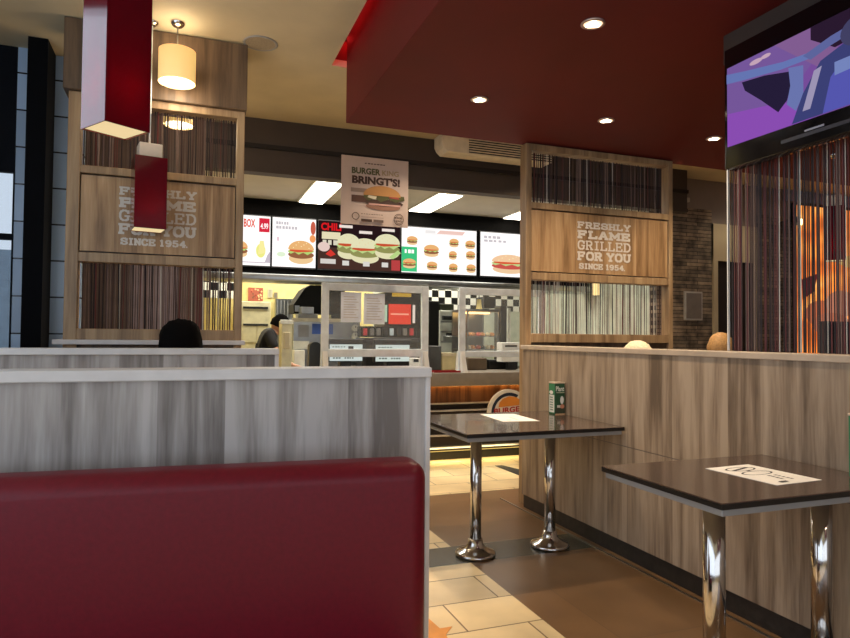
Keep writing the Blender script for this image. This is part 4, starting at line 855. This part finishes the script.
# ================================================================== TELEVISION
TX = 2.42
q0, q1 = atX(724, 51, TX), atX(724, 170, TX); ty1 = q0.y; tz1, tz0 = q0.z, q1.z; s0 = atX(727.5, 69, TX); s1_ = atX(727.5, 147.5, TX)
TW = (tz1-tz0)*1.62
t = thing('television', 'wall-hung flat television with purple picture at the upper right', 'television', (TX+.04, ty1-TW/2, tz0))
MB().box((TX, ty1-TW, tz0), (TX+.07, ty1, tz1), M_TVB, bev=.006, seg=2).build('casing', t)
MB().box((TX+.07, ty1-TW/2-.2, (tz0+tz1)/2-.12), (TX+.10, ty1-TW/2+.2, (tz0+tz1)/2+.14), M_DK).build('wall_bracket', t)
MB().box((TX+.085, ty1-TW/2-.03, tz1-.2), (TX+.12, ty1-TW/2+.03, SOF-.001), M_DK).build('ceiling_pole', t)
sz1, sz0 = s0.z, s1_.z; sy1 = s0.y; SW = TW-2*(ty1-sy1)
a = Art((TX, sy1, sz0), (0, -SW, 0), (0, 0, sz1-sz0), glow=.62, thick=.001)
# horizontal runs from the far edge towards the viewer
cols = [(150, 110, 220), (140, 112, 214), (160, 116, 206), (168, 110, 196)]
a.rect(0, 0, 1, 1, (152, 100, 196)); a.poly([(0, 0), (.5, 0), (.35, .3), (0, .42)], (176, 100, 226)); a.poly([(0, .42), (.35, .3), (.5, .6), (.3, 1), (0, 1)], (150, 112, 196)); a.poly([(.3, 1), (.55, .5), (.8, 1)], (166, 120, 186))
a.poly([(.10, .74), (.24, .70), (.38, .62), (.40, .50), (.37, .30), (.32, .2), (.22, .42), (.12, .62)], (50, 40, 74))
a.poly([(.0, .92), (.12, .86), (.35, .76), (.55, .72), (.52, .66), (.34, .68), (.1, .76), (.0, .80)], (130, 150, 226))
a.poly([(.38, .66), (.46, .62), (.46, .3), (.42, .14), (.37, .25), (.39, .45)], (136, 150, 222))
a.poly([(.5, 1), (.5, .86), (.62, .66), (.8, .7), (1, .8), (1, 1)], (56, 36, 62)); a.poly([(.46, .72), (.6, .8), (.8, .86), (1, .9), (1, .84), (.8, .78), (.6, .7), (.5, .64)], (120, 130, 200))
a.poly([(.4, 0), (.46, .3), (.55, .58), (.66, .66), (.84, .62), (1, .5), (1, 0)], (78, 84, 150)); a.poly([(.56, 0), (.6, .36), (.66, .5), (.8, .5), (.88, .38), (.9, 0)], (110, 112, 222)); a.poly([(.62, .5), (.8, .5), (.84, .38), (.62, .36)], (150, 170, 240))
a.poly([(.46, .1), (.5, .1), (.56, .52), (.52, .5)], (200, 190, 230)); a.ell(.74, .74, .09, .16, (86, 84, 128)); a.ell(.2, .9, .04, .03, (250, 210, 235)); a.ell(.26, .91, .03, .025, (250, 210, 235))
a.build('screen_picture', t)
tb_ = Art((TX-.0005, sy1, tz0), (0, -SW, 0), (0, 0, sz0-tz0), thick=.001); tb_.rect(.33, .35, .9, .5, (52, 52, 60)); tb_.rect(.46, .54, .56, .62, (150, 150, 160)); tb_.build('control_strip', t)
# ================================================================== RIGHT SIDE beyond curtain
pa, pb = atY(793, 345, WY), atY(870, 214, WY)
t = thing('backlit_mural', 'large backlit orange wall picture glowing behind the right string curtain', 'wall picture', ((pa.x+pb.x)/2, WY-.03, pa.z))
MB().box((pa.x-.03, WY-.06, .95), (pb.x+.03, WY-.001, pb.z+.03), M_DK).build('light_box', t)
def mural_mat():
    m = bpy.data.materials.new('orange_mural_print'); m.use_nodes = True; nt = m.node_tree; nt.nodes.clear(); L = nt.links.new
    o = nt.nodes.new('ShaderNodeOutputMaterial'); e = nt.nodes.new('ShaderNodeEmission'); L(e.outputs[0], o.inputs[0])
    mp = mapped(nt, (1.1, 1, 1.6)); n = nt.nodes.new('ShaderNodeTexNoise'); n.inputs['Scale'].default_value = 1.6; n.inputs['Detail'].default_value = 2; L(mp.outputs[0], n.inputs[0])
    rp = ramp(nt, [(.30, (150, 66, 26)), (.45, (218, 110, 42)), (.58, (244, 146, 62)), (.72, (255, 196, 116))]); L(n.outputs[0], rp.inputs[0]); L(rp.outputs[0], e.inputs[0]); e.inputs[1].default_value = 1.5; return m
MB().box((pa.x, WY-.064, .98), (pb.x, WY-.06, pb.z), mural_mat()).build('picture', t)
a = Art((pa.x, WY-.065, 1.3), (pb.x-pa.x, 0, 0), (0, 0, pb.z-1.3), glow=.8, thick=.002)
a.ell(.3, .2, .2, .1, (220, 120, 80)); a.ell(.55, .28, .2, .1, (214, 140, 110)); a.ell(.42, .12, .24, .09, (200, 120, 90)); a.poly([(.05, .45), (.25, .5), (.2, .36), (.06, .3)], (110, 34, 40)); a.poly([(.4, .62), (.75, .66), (.95, .6), (.95, .55), (.6, .56)], (255, 206, 120)); a.build('shapes', t)
c0 = atY(800, 222, 6.0); t = thing('wall_spotlight', 'small bright spotlight above the orange wall picture', 'spotlight', (c0.x, 6.1, c0.z))
MB().cyl((c0.x, 6.0, c0.z), (c0.x, 6.12, c0.z+.06), .05, M_DK, n=20).build('housing', t); MB().cyl((c0.x, 5.99, c0.z-.004), (c0.x, 6.0, c0.z), .042, emit((255, 214, 150), 10), n=20).build('lamp', t); MB().box((c0.x-.01, 6.1, c0.z+.03), (c0.x+.01, 6.34, c0.z+.05), M_DK).build('arm', t)
# framed notice on the stone
p0, p1 = atY(684.5, 320, WY-.02), atY(702, 292, WY-.02)
t = thing('framed_notice', 'small framed notice hung on the stone wall', 'notice', ((p0.x+p1.x)/2, WY-.02, p0.z))
MB().box((p0.x, WY-.03, p0.z), (p1.x, WY-.001, p1.z), mat('pale_grey_frame', (190, 186, 178), .5), bev=.003, seg=1).build('frame', t); MB().box((p0.x+.02, WY-.034, p0.z+.02), (p1.x-.02, WY-.03, p1.z-.02), mat('grey_notice', (128, 120, 112), .6)).build('notice_sheet', t)
# grey chair back behind the curtain (right)
p0, p1 = atY(826, 350, 4.6), atY(868, 322, 4.6)
t = thing('lounge_chair', 'dark grey chair back rising behind the right partition at the view edge', 'chair', ((p0.x+p1.x)/2, 4.7, 0))
MB().box((p0.x, 4.6, .5), (p1.x, 4.68, p1.z), mat('dark_grey_fabric', (52, 48, 52), .7), bev=.02, seg=3).build('backrest', t); MB().box((p0.x, 4.68, .38), (p1.x, 5.1, .48), mat('dark_grey_fabric', (52, 48, 52), .7), bev=.02, seg=3).build('seat', t)
for x in (p0.x+.03, p1.x-.06):
    for y in (4.62, 5.04): MB().box((x, y, 0), (x+.03, y+.03, .39 if y > 5 else .52), M_BLACK).build('leg', t)
# ================================================================== PEOPLE
def skin_mesh(J, E, sub=2):
    """J: name -> (x, y, z, r); E: joint pairs; returns bmesh of the grown surface"""
    ks = list(J); me = bpy.data.meshes.new('s'); me.from_pydata([J[k][:3] for k in ks], [(ks.index(a), ks.index(b)) for a, b in E], [])
    o = bpy.data.objects.new('s', me); COL.objects.link(o); md = o.modifiers.new('skin', 'SKIN'); md.use_smooth_shade = True
    if not me.skin_vertices: me.attributes.new('skin_vertex', 'FLOAT', 'POINT') if False else None
    for i, k in enumerate(ks):
        sv = me.skin_vertices[0].data[i]; sv.radius = (J[k][3], J[k][3]); sv.use_root = (i == 0)
    s = o.modifiers.new('sub', 'SUBSURF'); s.levels = sub; s.render_levels = sub
    dg = bpy.context.evaluated_depsgraph_get(); m2 = bpy.data.meshes.new_from_object(o.evaluated_get(dg)); bm = bmesh.new(); bm.from_mesh(m2)
    bpy.data.objects.remove(o); bpy.data.meshes.remove(me); return bm
def head_into(mb, c, yaw, pitch, m, s=1.0):
    """head with jaw, nose, ears, eyes"""
    R = Matrix.Translation(c) @ Matrix.Rotation(yaw, 4, 'Z') @ Matrix.Rotation(pitch, 4, 'X')
    g = bmesh.ops.create_uvsphere(mb.bm, u_segments=24, v_segments=16, radius=1)['verts']
    for v in g:
        x, y, z = v.co; w_ = .075*(1-.25*max(0, -z)); v.co = Vector((x*w_, y*.095-(0.012 if z < -.3 and y < 0 else 0), z*.118))
        if y < -.8 and abs(x) < .25 and -.35 < z < .1: v.co.y -= .02
    mb._done(g, m, True)
    for sgn in (-1, 1):
        e = bmesh.ops.create_uvsphere(mb.bm, u_segments=8, v_segments=6, radius=1)['verts']
        for v in e: v.co = Vector((sgn*.076+v.co.x*.008, .005+v.co.y*.018, v.co.z*.03))
        mb._done(e, m, True); g = g+e
        e = bmesh.ops.create_uvsphere(mb.bm, u_segments=8, v_segments=6, radius=.008)['verts']
        for v in e: v.co += Vector((sgn*.03, -.088, .005))
        mb._done(e, M_BLACK, True); g = g+e
    e = bmesh.ops.create_cube(mb.bm, size=1)['verts']
    for v in e: v.co = Vector((v.co.x*.045, -.092+v.co.y*.012, -.058+v.co.z*.008))
    mb._done(e, mat('lips', (160, 84, 76), .5), False); g = g+e
    for v in g: v.co = R @ (v.co*s)
    return R
def person(label, base, facing, hip, chest, headc, hyaw, hpitch, hair, shirt, trousers, seated, hairscale=1.0, cap=None):
    t = thing('person', label, 'person', (base[0], base[1], 0)); rt = Matrix.Rotation(facing, 3, 'Z')
    def w(x, y, z): v = rt @ Vector((x, y, 0)); return (v.x, v.y, z)
    bx_, by_ = base
    def L(x, y, z, r_): a = w(x, y, z); return (bx_+a[0], by_+a[1], z, r_)
    J = {'pel': L(*hip, .115), 'bel': L((hip[0]+chest[0])/2, (hip[1]+chest[1])/2, (hip[2]+chest[2])/2, .11), 'che': L(*chest, .125)}
    hc = headc; nk = (chest[0]*.45+hc[0]*.55, chest[1]*.45+hc[1]*.55, chest[2]*.45+hc[2]*.55-.01)
    J['nec'] = L(*nk, .05); J['hed'] = L(hc[0], hc[1]+.01, hc[2]-.05, .05)
    E = [('pel', 'bel'), ('bel', 'che'), ('che', 'nec'), ('nec', 'hed')]
    for s_, sg in (('l', -1), ('r', 1)):
        J['sh'+s_] = L(chest[0]+sg*.17, chest[1], chest[2]+.05, .055)
        if seated:
            J['el'+s_] = L(chest[0]+sg*.22, chest[1]-.10, chest[2]-.22, .042); J['wr'+s_] = L(chest[0]+sg*.14, chest[1]-.33, chest[2]-.25, .028)
            J['kn'+s_] = L(hip[0]+sg*.11, hip[1]-.42, hip[2]+.02, .06); J['an'+s_] = L(hip[0]+sg*.11, hip[1]-.42, .09, .04)
        else:
            J['el'+s_] = L(chest[0]+sg*.21, chest[1]-.10, chest[2]-.22, .042); J['wr'+s_] = L(chest[0]+sg*.15, chest[1]-.30, chest[2]-.33, .028)
            J['kn'+s_] = L(hip[0]+sg*.10, hip[1]-.02, .5, .06); J['an'+s_] = L(hip[0]+sg*.10, hip[1]+.03, .09, .04)
        J['hp'+s_] = L(hip[0]+sg*.09, hip[1], hip[2]-.02, .085)
        a = J['wr'+s_]; dn = -.02
        v = rt @ Vector((0, -.08, 0)); J['pm'+s_] = (a[0]+v.x, a[1]+v.y, a[2]+dn, .026)
        v = rt @ Vector((0, -.12, 0)); J['to'+s_] = (J['an'+s_][0]+v.x, J['an'+s_][1]+v.y, .045, .038)
        E += [('che', 'sh'+s_), ('sh'+s_, 'el'+s_), ('el'+s_, 'wr'+s_), ('wr'+s_, 'pm'+s_), ('pel', 'hp'+s_), ('hp'+s_, 'kn'+s_), ('kn'+s_, 'an'+s_), ('an'+s_, 'to'+s_)]
    mb = MB(); mb.bm.free(); mb.bm = skin_mesh(J, E); mb.mi(M_SKIN)
    for s_, sg in (('l', -1), ('r', 1)):      # five fingers, rooted in the palm
        pm = Vector(J['pm'+s_][:3])
        for k in range(5):
            ox = (k-1.5)*.017*1; d1 = rt @ Vector((ox if k < 4 else -sg*.03, -.02 if k < 4 else .01, 0)); ln = (.035, .04, .037, .028, .028)[k]
            d2 = rt @ Vector((ox*1.1 if k < 4 else -sg*.048, -.02-ln if k < 4 else -.025, 0)); d3 = rt @ Vector((ox*1.1 if k < 4 else -sg*.05, -.02-ln*1.7 if k < 4 else -.05, 0))
            A1, A2, A3 = pm+d1, pm+d2+Vector((0, 0, -.006)), pm+d3+Vector((0, 0, -.028))
            mb.cyl(A1, A2, .010, M_SKIN, rb=.009, n=8); mb.ball(A2, .009, M_SKIN, n=8); mb.cyl(A2, A3, .009, M_SKIN, rb=.007, n=8); mb.ball(A3, .007, M_SKIN, n=8)
    hw = L(*headc, 0); R = head_into(mb, Vector(hw[:3]), facing+hyaw, hpitch, M_SKIN)
    mb.build('body', t)
    # hair shell
    h = MB(); g = bmesh.ops.create_uvsphere(h.bm, u_segments=28, v_segments=18, radius=1)['verts']
    kill = []
    for v in g:
        x, y, z = v.co; x, y, z = (math.copysign(abs(q)**(.8 if hairscale > 1.2 else 1), q) for q in (x, y, z)); jit = 1+.05*math.sin(17*x+9*z)*math.cos(13*y); 
        if (y < -.45 and z < .45) or z < -.45: kill.append(v); continue
        v.co = Vector((x*.087*hairscale*jit, y*.107*hairscale*jit+.004, z*.128*(1+(hairscale-1)*.6)*jit+.004))
    bmesh.ops.delete(h.bm, geom=kill, context='VERTS'); h._done(h.bm.verts[:], hair, True)
    for v in h.bm.verts: v.co = R @ v.co
    h.build('hair', t)
    def sub(names, grow): return {k: (*J[k][:3], J[k][3]+grow) for k in names}
    sj = sub(['bel', 'pel', 'che', 'shl', 'shr', 'nec'], .016); sj['ml'] = tuple(Vector(J['shl']).lerp(Vector(J['ell']), .7)); sj['mr'] = tuple(Vector(J['shr']).lerp(Vector(J['elr']), .7))
    sj['ml'] = (*sj['ml'][:3], .062); sj['mr'] = (*sj['mr'][:3], .062)
    cb_ = MB(); cb_.bm.free(); cb_.bm = skin_mesh(sj, [('bel', 'pel'), ('bel', 'che'), ('che', 'nec'), ('che', 'shl'), ('che', 'shr'), ('shl', 'ml'), ('shr', 'mr')]); cb_.mi(shirt); cb_.build('shirt', t)
    tj = sub(['pel', 'hpl', 'hpr', 'knl', 'knr', 'anl', 'anr'], .014)
    cb_ = MB(); cb_.bm.free(); cb_.bm = skin_mesh(tj, [('pel', 'hpl'), ('pel', 'hpr'), ('hpl', 'knl'), ('hpr', 'knr'), ('knl', 'anl'), ('knr', 'anr')]); cb_.mi(trousers); cb_.build('trousers', t)
    for s_ in 'lr':
        cb_ = MB(); cb_.bm.free(); cb_.bm = skin_mesh({'a': (*J['an'+s_][:2], .06, .05), 'b': (*J['to'+s_][:2], .045, .044)}, [('a', 'b')]); cb_.mi(M_BLACK); cb_.build('shoe', t)
    return t
M_HB = mat('black_hair', (10, 8, 7), .95, vary=.15, scale=80, spec=.08); M_HW = mat('pale_blond_hair', (232, 214, 176), .6, vary=.08, scale=80); M_HG = mat('light_brown_hair', (176, 132, 76), .6, vary=.1, scale=80)
M_BLK = mat('black_cloth', (20, 18, 20), .8); M_RC = mat('wine_cloth', (96, 44, 44), .8); M_JN = mat('dark_denim', (36, 42, 60), .8)
def seated_at(px, py, ztop, label, facing, hair, shirt, hs=1.0, hyaw=0, pitch=0):
    hz = ztop-.132; person(label, (px, py), facing, (0, 0, .52), (0, .02, hz-.33), (0, .0, hz), hyaw, pitch, hair, shirt, M_JN, True, hs)
    t = thing('booth_bench', 'hidden bench seating the '+label.split('sitting')[0].strip(), 'bench', (px, py, 0))
    return t
# seats carrying the guests
def guest_bench(x0, x1, y0, y1, label):
    t = thing('booth_bench', label, 'bench', ((x0+x1)/2, (y0+y1)/2, 0)); MB().box((x0, y0, .30), (x1, y1, .41), M_LEATHER, bev=.03, seg=4).build('seat_cushion', t); MB().box((x0+.02, y0+.02, 0), (x1-.02, y1-.02, .31), M_BLACK).build('base', t)
h1 = atY(181, 323.5, 3.95); person('guest with bushy black hair sitting behind the far grey partition', (h1.x, 3.95), PI, (0, 0, .56), (0, .02, h1.z-.46), (0, 0, h1.z-.135), 0, .1, M_HB, M_BLK, M_JN, True, 1.32)
guest_bench(h1.x-.5, h1.x+.4, 3.78, 4.3, 'burgundy bench under the dark-haired guest')
h2 = atY(637.5, 341.5, 3.8); person('guest with pale blond hair sitting just behind the right partition', (h2.x, 3.8), 0, (0, 0, .56), (0, .02, h2.z-.46), (0, 0, h2.z-.135), .6, .15, M_HW, M_RC, M_JN, True, 1.12)
guest_bench(h2.x-.3, h2.x+.45, 3.62, 4.1, 'burgundy bench under the pale blond guest')
h3 = atY(721, 332, 3.9); person('guest with light brown hair facing right behind the right partition', (h3.x, 3.9), PI/2, (0, 0, .56), (0, .02, h3.z-.46), (0, 0, h3.z-.135), 0, .1, M_HG, M_RC, M_JN, True, 1.0)
guest_bench(h3.x-.25, h3.x+.3, 3.7, 4.2, 'burgundy bench under the light brown-haired guest')
# kitchen worker, bending to the right
w1 = atY(280, 314, 7.95)
person('kitchen worker in black shirt bending over the counter work', (w1.x-.17, 7.95), PI*.5, (0, .05, .86), (0, -.02, w1.z-.29), (0, -.17, w1.z-.13), 0, -.45+.9, M_HB, M_BLK, M_BLK, False, 1.02)
# ================================================================== LIGHTS
def area(name, loc, rot, sx, sy, e, col):
    o = light(name, 'AREA', loc, e, col, shape='RECTANGLE', size=sx, size_y=sy); o.rotation_euler = rot; return o
area('kitchen_light', (2.4, 7.2, KCZ-.06), (0, 0, 0), 4.5, .9, 90, (1, .95, .84))
area('kitchen_light_back', (2.4, 9.4, KCZ-.06), (0, 0, 0), 4.5, .9, 150, (1, .95, .8))
area('daylight_rear', (1.2, YB+.05, 1.6), (math.radians(90), 0, 0), 6, 2.1, 45, (.86, .92, 1)).rotation_euler = (math.radians(-90), 0, PI)
area('daylight_left', (XL+.05, .3, 1.85), (0, math.radians(-90), 0), 2.6, 6.5, 78, (.74, .84, 1))
C.view_settings.view_transform = 'Standard'; C.view_settings.look = 'None'; C.view_settings.gamma = 1; C.view_settings.exposure = -.12; C.view_settings.use_curve_mapping = False
C.cycles.max_bounces = 6; C.cycles.sample_clamp_indirect = 6
